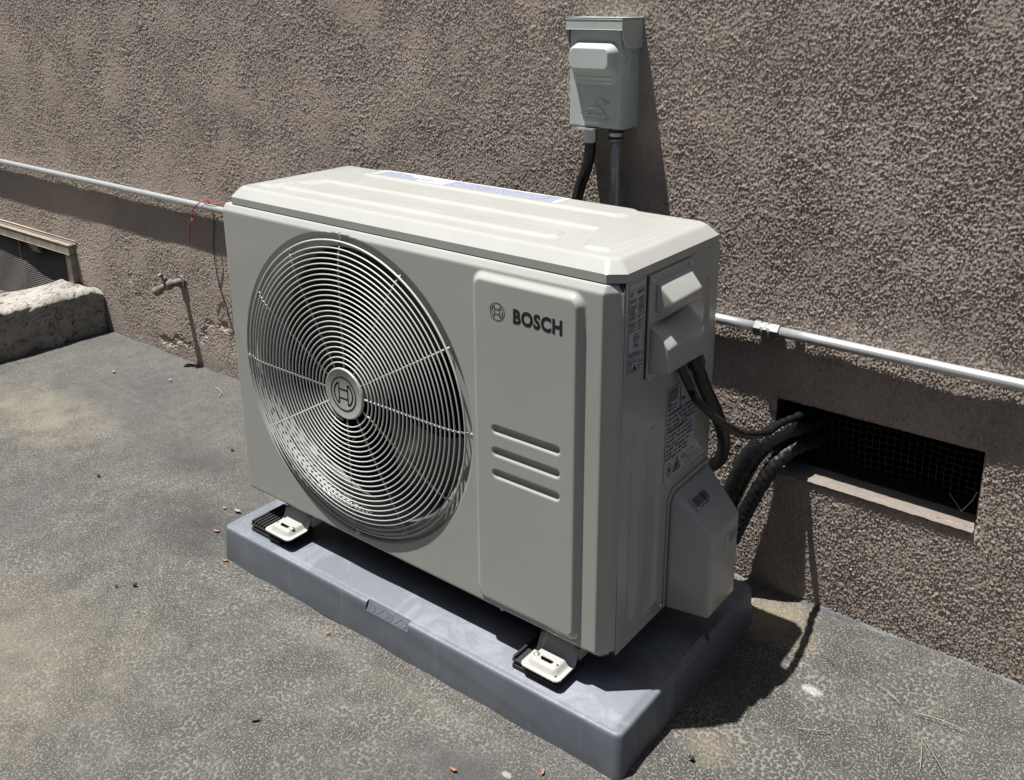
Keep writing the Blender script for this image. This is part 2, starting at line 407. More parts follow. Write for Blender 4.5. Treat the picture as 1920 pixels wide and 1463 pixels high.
# --- ground
gx = axis((-30, -3, 3.), (-3, -2, .1), (-2, 2.2, .012), (2.2, 3, .1), (3, 30, 3.)); gy = axis((-30, -2.5, 3.), (-2.5, -1.1, .1), (-1.1, .72, .012), (.72, 6, 1.))
GX, GY = np.meshgrid(gx, gy, indexing='ij')
gn = fft_noise(512, .012, .12, .8, 3)
gz = samp(gn, .012, GX, GY)*.0013-.0035
gz = np.where((np.abs(GX) < 3) & (np.abs(GY) < 3), gz, -.0035)
gz -= .0*GX
place(grid_mesh(GX, GY, gz), 'ground', GRND, kind='structure')

# --- stucco wall (real relief, openings for the two vents)
DX = .0011
nA = fft_noise(2048, DX, .0038, .0070, 11); nB = fft_noise(2048, DX, .016, .05, 12); nC = fft_noise(512, .012, .25, 1.1, 13); nD = fft_noise(512, .012, .12, .5, 14)
wx = axis((-14, -3, 1.), (-3, -2.35, .03), (-2.35, -1.0, .0036), (-1.0, -.1, .0028), (-.1, 1.5, .0021), (1.5, 2, .03), (2, 12, 1.))
wz = axis((-.4, -.02, .05), (-.02, 1.16, .0022), (1.16, 1.5, .03), (1.5, 5, .5))
H1 = (.948, 1.311, .262, .405); H2 = (-2.8, -1.712, -.3, .284)
def snap(a, vals):
    for v in vals: a[np.argmin(np.abs(a-v))] = v
    return a
snap(wx, [H1[0], H1[1], H2[0], H2[1]]); snap(wz, [H1[2], H1[3], H2[3]])
WX, WZ = np.meshgrid(wx, wz, indexing='ij')
zone = (WX > -2.36) & (WX < 1.51) & (WZ > -.03) & (WZ < 1.17)
a = samp(nA, DX, WX+5, WZ+5); b = samp(nB, DX, WX+5, WZ+5); c_ = samp(nC, .012, WX+20, WZ+3); d = samp(nD, .012, WX+11, WZ+8)
ampx = (.00046+.00026*sm(-.4, 1.3, WX)*(.6+.4*sm(.8, .2, WZ)))*np.clip(.98+.14*d, .55, 1.35)
ampx *= (1-.42*sm(.6, 1.9, c_)*(WX < 1.0))*(1-.45*sm(.08, .0, WZ)*(WX < 0))
rel = np.clip(a, -2.6, 1.5)*ampx*1.12+(np.abs(a)-.8)*ampx*1.9+b*.00010*(1+.4*d)
und = c_*.0006
# broken bits of render on the left, low on the wall
for gx0, gz0, rx, rz, dp in ((-.945, .118, .016, .014, .006), (-.905, .158, .022, .012, .005), (-.93, .135, .008, .03, .004), (-.96, .094, .014, .010, .005), (-1.16, .042, .05, .016, .007), (-1.09, .066, .03, .009, .006), (-1.04, .055, .035, .006, .005), (-.83, .165, .03, .013, .006), (-.795, .12, .012, .04, .005), (-1.35, .225, .012, .018, .003), (-1.31, .17, .022, .010, .003), (1.28, .08, .02, .01, .002)):
    q = np.hypot((WX-gx0+a*.006)/rx, (WZ-gz0+b*.006)/rz); und = und-.6*dp*sm(1.15, .75, q)
# soft rounding of the render into the vent openings
e1 = rrect(WX, WZ, *H1, .0); und = und-.0035*np.exp(-np.abs(e1)/.007)
e2 = rrect(WX, WZ, *H2, .0); und = und-.003*np.exp(-np.abs(e2)/.008)
off = np.where(zone, rel+und, und*0)
YY = (.5914-.0086*WX)-off
xc = (WX[:-1, :-1]+WX[1:, 1:])/2; zc = (WZ[:-1, :-1]+WZ[1:, 1:])/2
mask = ~(((xc > H1[0]) & (xc < H1[1]) & (zc > H1[2]) & (zc < H1[3])) | ((xc > H2[0]) & (xc < H2[1]) & (zc > H2[2]) & (zc < H2[3])))
wall = place(grid_mesh(WX, YY, WZ, mask), 'stucco_wall', STUC, smooth=180)
tag(wall, 'brown rough stucco house wall with two low vent openings behind the air conditioner', 'wall')
ORG[wall.name] = Vector((0, 0, 0))
# vent on the right: reveals, sloping sill, wire mesh, dark space
x0, x1, z0, z1 = H1
mb = MB()
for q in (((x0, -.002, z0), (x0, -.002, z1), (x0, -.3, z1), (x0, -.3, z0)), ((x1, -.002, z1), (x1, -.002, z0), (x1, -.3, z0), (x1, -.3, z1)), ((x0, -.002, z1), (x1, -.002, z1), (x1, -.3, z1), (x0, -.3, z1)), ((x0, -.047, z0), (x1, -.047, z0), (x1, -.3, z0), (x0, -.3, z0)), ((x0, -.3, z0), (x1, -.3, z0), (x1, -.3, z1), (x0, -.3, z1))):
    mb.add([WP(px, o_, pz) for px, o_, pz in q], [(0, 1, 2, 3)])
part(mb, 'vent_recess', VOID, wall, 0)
sx = np.linspace(x0, x1, 60); so_ = np.linspace(.004, -.047, 10); SX, SO = np.meshgrid(sx, so_, indexing='ij')
SZ = z0-.001+.003*sm(.0, -.05, SO)+.0003*samp(nB, DX, SX*1., SO*1.)+.0004*np.sin(SX*13)+(-.006)*sm(.001, .006, SO)
place(grid_mesh(SX, .5914-.0086*SX-SO, SZ), 'vent_sill', SILLM, wall)
mb = MB(); po = -.05; st = .0128
k = x0
while k < x1:
    w_ = .0016*math.sin(k*60); mb.add(*(lambda p: (p.v, p.f))(MB().tube([WP(k+w_*.4, po-.012+.010*math.sin(j*1.1+k*9)*.5, z0+(z1-z0)*j/6) for j in range(7)], .0007, 4))); k += st
k = z0+.004
while k < z1:
    mb.add(*(lambda p: (p.v, p.f))(MB().tube([WP(x0+(x1-x0)*j/14, po-.012+.010*math.sin(j*.8+k*30)*.5, k+.0012*math.sin(j)) for j in range(15)], .0007, 4))); k += st
part(mb, 'wire_mesh', MESHW, wall, 0, kind='stuff')
mb = MB(); mb.tube([WP(1.26, -.03, .30), WP(1.285, -.02, .278), WP(1.30, -.015, .305), WP(1.306, -.012, .325)], .0008, 5)
part(mb, 'loose_wire', STRAW, wall)
# vent on the left: frame proud of the wall, louvered screen
mb = MB(); mb.box(WP(-2.9, -.03, .251), WP(-1.705, .022, .286), .002); part(mb, 'frame_rail', WOODF, wall)
mb = MB(); mb.box(WP(-1.740, -.03, -.1), WP(-1.705, .021, .2495), .002); part(mb, 'frame_stile', WOODF, wall)
mb = MB(); mb.box(WP(-2.9, -.02, .289), WP(-1.690, .0015, .300), .001); part(mb, 'head_trim', STUC, wall)
mb = MB()
for i in range(46):
    z_ = .249-i*.0078
    pts = []
    for j in range(21):
        xx = -2.9+j*(2.9-1.742)/20
        bulge = .016*sm(-1.95, -2.25, np.array(xx+(.249-z_)*-.9))
        pts.append((xx, float(bulge)-.004+.0015*math.sin(j*1.7+i*.2)))
    vs = []
    for xx, o_ in pts: vs += [WP(xx, o_, z_), WP(xx, o_+.0035, z_-.0034), WP(xx, o_, z_-.0042)]
    mb.add(vs, [(3*j+a_, 3*j+b_, 3*j+3+b_, 3*j+3+a_) for j in range(20) for a_, b_ in ((0, 1), (1, 2))])
part(mb, 'louver_screen', SLAT, wall, 0, kind='stuff')
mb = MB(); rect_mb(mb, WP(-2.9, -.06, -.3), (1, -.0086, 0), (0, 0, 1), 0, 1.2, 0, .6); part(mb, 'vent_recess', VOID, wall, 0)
mb = MB(); 
for i in range(3): mb.box(WP(-2.035+.012*i, .006, .236-i*.008), WP(-1.965+.008*i, .016, .2405-i*.008))
part(mb, 'screen_clip', mat('pale_metal_clip', (.6, .56, .48), .5), wall)
mb = MB(); mb.box(WP(-2.125, .008, -.1), WP(-2.118, .014, .249)); part(mb, 'screen_rib', WOODF, wall)
# tar seal along the foot of the wall
sx = np.linspace(-1.5, 3., 900); so_ = np.linspace(0, 1, 7); SX, SO = np.meshgrid(sx, so_, indexing='ij')
wv = .004*np.interp(sx, np.linspace(-1.5, 3, 60), rng.standard_normal(60))[:, None]
wid = np.interp(sx, [-1.5, .9, 1.0, 3], [.005, .006, .009, .010])[:, None]+np.abs(wv)*.6
hgt = np.interp(sx, [-1.5, .9, 1.0, 3], [.004, .005, .008, .008])[:, None]+wv*.4
SY = .5914-.0086*SX-wid*SO+.004; SZ = -.004+hgt*np.cos(SO*math.pi/2)
place(grid_mesh(SX, SY, SZ), 'tar_seal', SEAL, wall)

# --- concrete curb of the window well
cy = axis((-1.3, .60, .008)); 
prof = []
for i in range(24): prof.append((-1.548+.008*i/23, -.02+i*.167/23))
prof += [(-1.545, .152), (-1.556, .160), (-1.575, .163)]
for i in range(1, 20): prof.append((-1.575-.165*i/19, .163-.004*i/19))
prof += [(-1.752, .150), (-1.758, .13)]
for i in range(8): prof.append((-1.76, .10-i*.03))
PX_ = np.array([p[0] for p in prof]); PZ_ = np.array([p[1] for p in prof])
CY, CX = np.meshgrid(cy, PX_, indexing='ij'); CZ = np.meshgrid(cy, PZ_, indexing='ij')[1].copy()
cn = fft_noise(512, .004, .02, .09, 21); cn2 = fft_noise(512, .004, .1, .4, 22)
s_ = np.cumsum(np.r_[0, np.hypot(np.diff(PX_), np.diff(PZ_))])[None, :]+CY*0
r1 = samp(cn, .004, CY+3, s_); r2_ = samp(cn2, .004, CY+3, s_)
CX = CX+r1*.0016+r2_*.003+np.where(r1 < -1.1, -.004, 0); CZ = CZ+(r1*.0012+r2_*.003)*(CZ > .1)-.02*sm(.55, .60, CY)*(CZ > .12)
curb = place(grid_mesh(CY, CX, CZ), 'concrete_curb', CONC, smooth=180)
me = curb.data; co = np.empty(len(me.vertices)*3, np.float32); me.vertices.foreach_get('co', co); co = co.reshape(-1, 3)[:, [1, 0, 2]]
me.vertices.foreach_set('co', co.ravel()); me.flip_normals(); me.update()
tag(curb, 'low pale weathered concrete curb meeting the wall beside the left vent', 'curb')

# --- unseen wall added behind the viewer to shut out the low sky
def blocker(a, b, label):
    mb = MB(); mb.box(a, b); o = mb.build('sky_blocker_wall', STUC, None, ((a[0]+b[0])/2, (a[1]+b[1])/2, 0), 0); tag(o, label, 'wall')
blocker((-9.0, -3.65, -.1), (6, -3.4, 4.2), 'plain brown stucco yard wall behind the viewer, added unseen to block the low sky')

# ================================================================ EQUIPMENT PAD
PW, PD, PH = .9746, .4702, .0757
pad = root('equipment_pad', 'blue grey plastic equipment pad lying on the asphalt under the air conditioner', 'equipment pad', (PW/2, PD/2, 0))
def rr_loop(x0, x1, y0, y1, r, z, n=6):
    out = []
    for cx_, cy_, a0 in ((x1-r, y1-r, 0), (x0+r, y1-r, 90), (x0+r, y0+r, 180), (x1-r, y0+r, 270)):
        for i in range(n+1): an = math.radians(a0+90*i/n); out.append((cx_+r*math.cos(an), cy_+r*math.sin(an), z))
    return out
loops = [rr_loop(-.004, PW+.004, -.004, PD+.004, .014, -.004)]
loops.append(rr_loop(-.0005, PW+.0005, -.0005, PD+.0005, .014, PH-.009))
for i in range(1, 6):
    an = math.pi/2*i/5; q = .0055*(1-math.cos(an)); loops.append(rr_loop(q, PW-q, q, PD-q, .014-q*.4, PH-.0075+.0060*math.sin(an)))
loops.append(rr_loop(.0115, PW-.0115, .0115, PD-.0115, .0105, PH-.0013))
loops.append(rr_loop(.0135, PW-.0135, .0135, PD-.0135, .0095, PH))
mb = MB(); n = len(loops[0]); vs = [p for l in loops for p in l]
mb.add(vs, [(i*n+k, i*n+(k+1) % n, (i+1)*n+(k+1) % n, (i+1)*n+k) for i in range(len(loops)-1) for k in range(n)]+[tuple(range((len(loops)-1)*n, len(loops)*n))])
pb = part(mb, 'pad_body', PADM, pad, 50)
def cut(ob, org, pts):
    cm = MB(); cm.hull([tuple(Vector(p)-Vector(org)) for p in pts]); co_ = cm.build('cut', PADM, None, (0, 0, 0), 0); co_.location = Vector(org)
    md = ob.modifiers.new('b', 'BOOLEAN'); md.operation = 'DIFFERENCE'; md.object = co_; md.solver = 'EXACT'
    bpy.context.view_layer.update(); dg = bpy.context.evaluated_depsgraph_get()
    me = bpy.data.meshes.new_from_object(ob.evaluated_get(dg)); ob.modifiers.clear(); ob.data = me
    bpy.data.objects.remove(co_); me.name = 'pad_body'
za = PH-.0178
cut(pb, (0, 0, 0), [(x, y, z) for x in (.430, .536) for y, z in ((.0105, PH+.0001), (.0120, PH+.01), (-.03, PH+.01), (-.03, za), (-.0004, za))])
cut(pb, (0, 0, 0), [(x, y, z) for y in (.180, .290) for x, z in ((PW-.0105, PH+.0001), (PW-.0120, PH+.01), (PW+.03, PH+.01), (PW+.03, za), (PW+.0004, za))])
pb.data.set_sharp_from_angle(angle=math.radians(40))
tg = MB(); tg.hull([(x, y, z) for x in (.4325, .5335) for y, z in ((.0100, PH+.0002), (.0110, PH-.001), (-.0006, za+.0003), (.0015, za))], .0003, 1); tg = part(tg, 'size_plate', PADM, pad)
mb = MB(); mb.hull([(x, y, z) for y in (.1825, .2875) for x, z in ((PW-.0100, PH+.0002), (PW-.0110, PH-.001), (PW+.0006, za+.0003), (PW-.0015, za))], .0003, 1); part(mb, 'size_plate', PADM, pad)
dn = Vector((0, .0106, .0178)).normalized()
mb = MB(); text_mb(mb, '18 X 38 X 3', .0165, V(.436, .0012, PH-.0148), (1, 0, 0), dn, ext=.0011, off=.0002, width=.094)
part(mb, 'embossed_size', PADM, tg)
# rubber blocks under the two front feet
def rubber(cx_, label, ribs):
    t = root('rubber_block', label, 'rubber block', (cx_, .065, PH), 'rubber blocks under the feet')
    w = .045; zb = PH+.0003; mb = MB()
    mb.box((cx_-w, .022, zb), (cx_+w, .105, zb+.009), .001, 1)
    mb.box((cx_-w+.003, .025, zb+.009), (cx_+w-.003, .102, zb+.013)); mb.box((cx_-w, .022, zb+.013), (cx_+w, .105, zb+.0185), .001, 1)
    part(mb, 'block_body', RUB, t)
    nr = 10
    for i in range(nr):
        if not ribs and 0 < i < nr-1: continue
        x_ = cx_-w+.002+i*(2*w-.004-.0045)/(nr-1); mb = MB(); mb.box((x_, .0225, zb+.0188), (x_+.0045, .1045, zb+.0245), .0006, 1)
        part(mb, 'rib', RUB, t)
    return t
rubber(.112, 'black ribbed rubber block under the left front foot of the air conditioner', True)
rubber(.798, 'black rubber block with raised sides under the right front foot of the air conditioner', False)

# ================================================================ AIR CONDITIONER
ac = root('air_conditioner', 'cream outdoor air conditioner with round wire fan grille standing on the blue grey pad', 'air conditioner', (.47, .2, PH))
ac.rotation_euler = (0, .006, 0)
YF = .0548
FC = (.357, .4512)
# ---- front panel
fx = axis((.026, .66, .0019), (.66, .905, .0017)); fz = axis((.146, .741, .0019))
# profile columns beyond the flat: (x, z) with y offset
xl = np.array([.0235, .0237, .0245]); xr = np.array([.905, .9075, .9095, .9105, .9115]);
cols = np.r_[[.0235, .0236, .0242, .0250], fx[1:-1]*1., [.8925, .8935, .8955, .8985, .9055, .9080, .9100, .9112, .9120, .9122]]
cols = cols[(cols <= .8925) | (cols > .8925)]; cols = np.unique(np.r_[cols[cols <= .8926], [.8925, .8940, .8960, .8985, .9060, .9085, .9100, .9115, .9120]])
def yx(x):      # y offset backwards of the vertical edges
    return np.interp(x, [.0235, .0236, .0242, .026, .030, .8905, .8925, .8940, .8960, .9060, .9085, .9100, .9115, .9120, 1], [.055, .010, .003, .0008, 0, 0, .0006, .0022, .0050, .0205, .0225, .0235, .0240, .027, .027])
rows = np.unique(np.r_[[.1365, .1368, .1375, .140, .143, .146], fz, [.7425, .745, .748, .7505, .7512, .7513]])
def yz(z):
    return np.interp(z, [.1365, .1368, .1375, .140, .146, .1485, .151, .7385, .7410, .7505, .7512, .7513], [.050, .0165, .0125, .0105, .0035, .0008, 0, 0, .0008, .0075, .009, .045])
X, Z = np.meshgrid(cols, rows, indexing='ij')
h = np.zeros(X.shape)
d = rrect(X, Z, .656, .8655, .157, .7365, .023); h += .0105*(1-sm(-.0125, 0., d))
h += .0035*0
for zc_ in (.4842, .4455, .4070):
    d = rrect(X, Z, .6985, .8295, zc_-.0072, zc_+.0072, .0072); h -= .0042*(1-sm(-.0042, .0008, d))
rf = np.hypot(X-FC[0], Z-FC[1])
h -= .0085*(1-sm(.2862, .2918, rf))
hole = .2715
near = (rf < hole+.0022)
f_ = np.where(near & (rf > hole-.006), hole/np.maximum(rf, 1e-6), 1.)
Xs = FC[0]+(X-FC[0])*f_; Zs = FC[1]+(Z-FC[1])*f_
Y = YF+yx(X)+yz(Z)-h
inside = rf < hole-.006
q = inside[:-1, :-1] | inside[1:, :-1] | inside[:-1, 1:] | inside[1:, 1:]
ra = np.hypot(Xs-FC[0], Zs-FC[1]); fully = (ra[:-1, :-1] <= hole+1e-6) & (ra[1:, :-1] <= hole+1e-6) & (ra[:-1, 1:] <= hole+1e-6) & (ra[1:, 1:] <= hole+1e-6)
place(grid_mesh(Xs, Y, Zs, ~(q | fully)), 'front_panel', PAINT, ac, (.47, .2, PH), 60)
# bellmouth behind the grille
mb = MB(); mb.lathe((FC[0], YF, FC[1]), (0, 1, 0), [(.2725, .0090), (.2700, .0095), (.2660, .0120), (.2632, .018), (.262, .028), (.262, .075), (.270, .080)], 96)
part(mb, 'fan_shroud', PAINT, ac, 50)
# ---- cabinet shell
mb = MB(); mb.box((.0262, .075, .141), (.0285, .376, .7513)); part(mb, 'left_panel', PAINT, ac)
mb = MB(); mb.box((.0286, .0700, .1385), (.898, .374, .1405)); part(mb, 'base_pan', PAINT, ac)
mb = MB()
for i in range(60): mb.box((.04+i*.0105, .335, .15), (.0415+i*.0105, .362, .745))
part(mb, 'coil_fins', mat('coil_aluminium', (.05, .055, .075), .4, .3), ac, kind='stuff')
mb = MB(); mb.box((.0286, .362, .141), (.9095, .374, .751)); part(mb, 'rear_grille', DARK, ac)
mb = MB(); mb.box((.640, .068, .141), (.643, .361, .751)); part(mb, 'divider', DARK, ac)
# ---- right side panel
sy = axis((.0815, .376, .002)); sz = axis((.1395, .7515, .0035)); SYg, SZg = np.meshgrid(sy, sz, indexing='ij')
h = np.zeros(SYg.shape)
for y0_, y1_, za, zb_ in ((.112, .136, .185, .515), (.160, .205, .172, .500), (.320, .344, .50, .705)):
    d = rrect(SYg, SZg, y0_, y1_, za, zb_, .0118); h -= .0045*(1-sm(-.009, .001, d))
d = rrect(SYg, SZg, .232, .37, .3695, .3825, .004); h += .003*(1-sm(-.006, 0, d))
h -= .006*sm(.370, .376, SYg)
h += .0003*np.sin(SZg*11)*np.sin(SYg*14)
sp_ = place(grid_mesh(.9125+h, SYg, SZg), 'side_panel', PAINT, ac, (.47, .2, PH), 180)
ORG[sp_.name] = Vector((.47, .2, PH))
mb = MB(); mb.box((.903, .0785, .141), (.9105, .0825, .7505)); part(mb, 'panel_gap', GAP, ac)
# ---- lid
LX0, LX1, LY0, LY1, CH = .0275, .9145, .0635, .3800, .019
ly_ = np.unique(np.r_[axis((LY0, LY1, .0024)), [LY0+CH, LY1-CH]]); lu = axis((0, .06, .0035), (.06, .94, .0040), (.94, 1, .0035))
U, LYg = np.meshgrid(lu, ly_, indexing='ij')
cut = np.maximum(0, CH-np.minimum(LYg-LY0, LY1-LYg)); cl = cut; cr = cut*1.2
LXg = LX0+cl+(LX1-cr-LX0-cl)*U
de = np.minimum(np.minimum(LXg-LX0, LX1-LXg), np.minimum(LYg-LY0, LY1-LYg))
for sx_, bx in ((1, LX0), (-1, LX1)):
    for sy_, by in ((1, LY0), (-1, LY1)):
        de = np.minimum(de, ((LXg-bx)*sx_/(1 if sx_ > 0 else 1.2)+(LYg-by)*sy_-CH)/1.414)
zl = .7665+.0175*sm(-.004, .026, de)*1.0-.0
zl = .766+.018*np.interp(de, [0, .001, .003, .0175, .0215, .0255], [0, .045, .16, .90, .985, 1.])
Dp = [(.062, .112), (.100, .106), (.150, .208), (.780, .203), (.822, .104), (.868, .108), (.884, .345), (.815, .345), (.790, .285), (.135, .285), (.112, .345), (.070, .345)]
zl += .0034*(1-sm(-.0075, 0, polysd(LXg, LYg, Dp)))
zl += .0034*(1-sm(-.0065, 0, polysd(LXg, LYg, [(.110, .128), (.128, .120), (.742, .120), (.762, .132), (.755, .158), (.742, .164), (.130, .164), (.112, .156)])))
zl += .0034*(1-sm(-.0065, 0, polysd(LXg, LYg, [(.140, .312), (.155, .302), (.755, .300), (.772, .315), (.768, .356), (.755, .362), (.16, .362), (.145, .354)])))
me = grid_mesh(LXg, LYg, zl)
# skirt
edge = [(LXg[i, 0], LYg[i, 0]) for i in range(0, len(lu), 4)]+[(LXg[-1, 0], LYg[-1, 0])]
q = bmesh.new(); q.from_mesh(me)
be = [e for e in q.edges if e.is_boundary]; r_ = bmesh.ops.extrude_edge_only(q, edges=be)
nv = [v for v in r_['geom'] if isinstance(v, bmesh.types.BMVert)]
for v in nv: v.co.z = .7530
q.to_mesh(me); q.free(); me.update()
lid = place(me, 'top_lid', PAINT, ac, (.47, .2, PH), 38)
ORG[lid.name] = Vector((.47, .2, PH))
mb = MB(); mb.box((.036, .072, .7480), (.9060, .372, .7550)); 0; mb = MB(); mb.box((.040, .090, .7480), (.895, .365, .7550)); part(mb, 'lid_gasket', GAP, ac)
# lid warning label
LO = V(0, 0, .7879)
mb = MB(); rect_mb(mb, LO, (1, 0, 0), (0, 1, 0), .172, .628, .3085, .3555); ll = part(mb, 'warning_label', LABW, lid, 0, 'long white label with blue print')
mb = MB(); o_ = LO+V(0, 0, .0003)
for i in range(8):
    y_ = .349-i*.0050; words(mb, o_, (1, 0, 0), (0, 1, 0), .180, .330 if i < 6 else .29, y_-.0028, .0022, .97)
for i in range(8):
    y_ = .349-i*.0050; words(mb, o_, (1, 0, 0), (0, 1, 0), .362, .618, y_-.0028, .0022, 1.)
text_mb(mb, 'WARNING', .005, o_+V(.296, .3475, 0), (1, 0, 0), (0, 1, 0)); text_mb(mb, 'AVERTISSEMENT', .005, o_+V(.575, .3475, 0), (1, 0, 0), (0, 1, 0))
part(mb, 'label_print', BLUE, lid, 0, kind='stuff')

# ---- fan + motor
fan = MB(); fc = V(FC[0], .145, FC[1])
for b_ in range(3):
    a0 = math.radians(20+120*b_); vs = []; NR, NA = 10, 14
    for i in range(NR):
        r = .045+(.248-.045)*i/(NR-1); swp = math.radians(62+10*i/(NR-1)); tw = .055*(1-.35*i/(NR-1))
        for j in range(NA):
            t_ = j/(NA-1); an = a0+swp*t_+.35*(i/(NR-1))**1.5
            vs.append((fc.x+r*math.cos(an), fc.y-.03+tw*(1-t_)+.006*math.sin(t_*3.1), fc.z+r*math.sin(an)))
    fan.add(vs, [(i*NA+j, i*NA+j+1, (i+1)*NA+j+1, (i+1)*NA+j) for i in range(NR-1) for j in range(NA-1)])
    part(fan, 'fan_blade', FANM, ac, 180); fan = MB()
mb = MB(); mb.lathe(fc, (0, -1, 0), [(.0, .045), (.035, .043), (.048, .034), (.050, -.02), (.03, -.06), (0, -.06)], 40); part(mb, 'fan_hub', FANM, ac)
# ---- grille
def gy_(r): return YF-.0004-.0106*(1-(r/.279)**14)
gr = MB(); gr.tube([(FC[0]+.2785*math.cos(t_), YF-.0018, FC[1]+.2785*math.sin(t_)) for t_ in np.linspace(0, 2*math.pi, 120, endpoint=False)], .0020, 8, closed=True)
guard = part(gr, 'grille_rim', WIRE, ac, 180); ORG[guard.name] = V(.47, .2, PH)
ph0 = math.radians(-98); turns = 23.; pts = []
N = 2600
for i in range(N):
    t_ = i/(N-1); r = .0545+(.2715-.0545)*t_; an = ph0-turns*2*math.pi*t_
    # even angular sampling would bunch up; step by arc length instead
    pts.append((r, an))
pts = []; an = 0.; pitch = (.2715-.0545)/turns; r = .0545
while r < .2715:
    pts.append((FC[0]+r*math.cos(ph0-an), gy_(r), FC[1]+r*math.sin(ph0-an))); da = min(.12, .010/r); an += da; r = .0545+pitch*an/(2*math.pi)
mb = MB(); mb.tube(pts, .00138, 6); part(mb, 'spiral_wire', WIRE, guard, 180)
for k in range(12):
    an = math.radians(30*k); c1, s1 = math.cos(an), math.sin(an); mb = MB()
    rr_ = [.040, .08, .12, .16, .20, .225, .24, .25, .26, .268, .275, .2815]
    mb.tube([(FC[0]+c1*r, gy_(r)+.0030, FC[1]+s1*r) for r in rr_], .0018, 6)
    if k % 3 == 0: mb.tube([(FC[0]+c1*.279, YF+.0008, FC[1]+s1*.279), (FC[0]+c1*.2885, YF+.0045, FC[1]+s1*.2885)], .0015, 6)
    part(mb, 'spoke', WIRE, guard, 180)
hy = YF-.0120
mb = MB(); mb.lathe((FC[0], hy, FC[1]), (0, -1, 0), [(.0, -.004), (.0485, -.004), (.0490, -.001), (.0480, .0012), (.0465, .0018), (.0455, .0014), (0, .0014)], 64)
hub = part(mb, 'hub_badge', HUBM, guard, 50)
mb = MB(); anker(mb, (FC[0], hy-.0017, FC[1]), (1, 0, 0), (0, 0, 1), .0318, .0030); o2 = part(mb, 'hub_emblem', BLK, guard, 0)

def screw(par, p, ax, r=.005, name='screw'):
    mb = MB(); p = Vector(p); ax = Vector(ax).normalized()
    mb.lathe(p, ax, [(r*1.35, 0), (r*1.35, .0006), (r, .0008), (r*.92, .0022), (r*.6, .0031), (0, .0034)], 16)
    u = ax.orthogonal().normalized(); w = ax.cross(u)
    for a_, b_ in ((u, w), (w, u)):
        c = p+ax*.0034; mb.add([c+a_*r*.5+b_*r*.1, c-a_*r*.5+b_*r*.1, c-a_*r*.5-b_*r*.1, c+a_*r*.5-b_*r*.1], [(0, 1, 2, 3)])
    return part(mb, name, ZINC, par)
for an in (90, 0, -90, 180):
    c1, s1 = math.cos(math.radians(an)), math.sin(math.radians(an)); screw(ac, (FC[0]+c1*.2885, YF+.0020, FC[1]+s1*.2885), (0, -1, 0), .0042)
for x_ in (.137, .70): screw(ac, (x_, YF+.0086, .1425), (0, -1, -.8), .0036)
# ---- printing on the front
RX, UZ = (1, 0, 0), (0, 0, 1); yt = YF-.0105-.0003
mb = MB(); anker(mb, (.7122, yt, .6800), RX, UZ, .0138, .0012); part(mb, 'emblem', BLK, ac, 0)
mb = MB(); text_mb(mb, 'BOSCH', .030, V(.7425, yt, .6695), RX, UZ, off=.0013, width=.0895, spacing=1.06); part(mb, 'lettering', NAVY, ac, 0)
# ---- side labels
SO_ = V(.9134, 0, 0); RY = (0, 1, 0)
def lab(y0, y1, z0, z1): 
    m_ = MB(); rect_mb(m_, SO_, RY, UZ, y0, y1, z0, z1); return m_
dl = part(lab(.0895, .1335, .6115, .7475), 'data_label', LAB, ac, 0, 'narrow data label with fine black print'); 
mb = MB(); p0 = SO_+V(.0004, 0, 0)
line_mb(mb, p0, RY, UZ, [(.0915, .6125), (.0915, .738), (.1318, .738), (.1318, .6125), (.0915, .6125)], .0005)
text_mb(mb, 'BOSCH', .0075, p0+V(0, .1125, .7300), RY, UZ, off=.0002, width=.0175); anker(mb, p0+V(0, .097, .7315), RY, UZ, .0032, .0004)
for i in range(24):
    z_ = .7235-i*.0021
    if i in (4, 12, 16): line_mb(mb, p0, RY, UZ, [(.0915, z_), (.1318, z_)], .0003); continue
    words(mb, p0, RY, UZ, .0930, random.uniform(.108, .112), z_, .0011); words(mb, p0, RY, UZ, random.uniform(.113, .118), .1305, z_, .0011)
ring_mb(mb, p0+V(0, .1115, .6640), RY, UZ, .0062, .0070); ring_mb(mb, p0+V(0, .1115, .6640), RY, UZ, .0050, .0053)
text_mb(mb, 'ETL', .0062, p0+V(0, .1115, .6619), RY, UZ, align='CENTER', off=.0001); text_mb(mb, 'c', .0035, p0+V(0, .1025, .6575), RY, UZ); text_mb(mb, 'us', .0035, p0+V(0, .1190, .6625), RY, UZ)
text_mb(mb, 'Intertek', .0042, p0+V(0, .1115, .6520), RY, UZ, align='CENTER', off=.00015); text_mb(mb, '3195204', .0034, p0+V(0, .1115, .6483), RY, UZ, align='CENTER')
for i in range(11):
    z_ = .6445-i*.0019; words(mb, p0, RY, UZ, .0930, random.uniform(.120, .1305), z_, .0009)
def flame(mb, c, s):
    pts_ = [(0, 0), (.32, .06), (.45, .35), (.30, .62), (.34, .95), (.05, .72), (-.02, 1.15), (-.25, .75), (-.42, .45), (-.33, .1)]
    c = Vector(c); mb.add([c+Vector(RY)*a*s+Vector(UZ)*b_*s for a, b_ in pts_], [tuple(range(len(pts_)))])
    rect_mb(mb, c, RY, UZ, -.5*s, .5*s, -.28*s, -.15*s)
dia = [(-.0052, 0), (0, .0062), (.0052, 0), (0, -.0062), (-.0052, 0)]
line_mb(mb, p0+V(0, .0985, .6185), RY, UZ, dia, .0006); flame(mb, p0+V(0, .0985, .6170), .0036)
mb.add([p0+V(0, .1045, .6140), p0+V(0, .1155, .6140), p0+V(0, .1100, .6250)], [(0, 1, 2)])
for i in range(4): words(mb, p0, RY, UZ, .118, .130, .6235-i*.0028, .0014)
part(mb, 'label_print', BLK, ac, 0, kind='stuff')
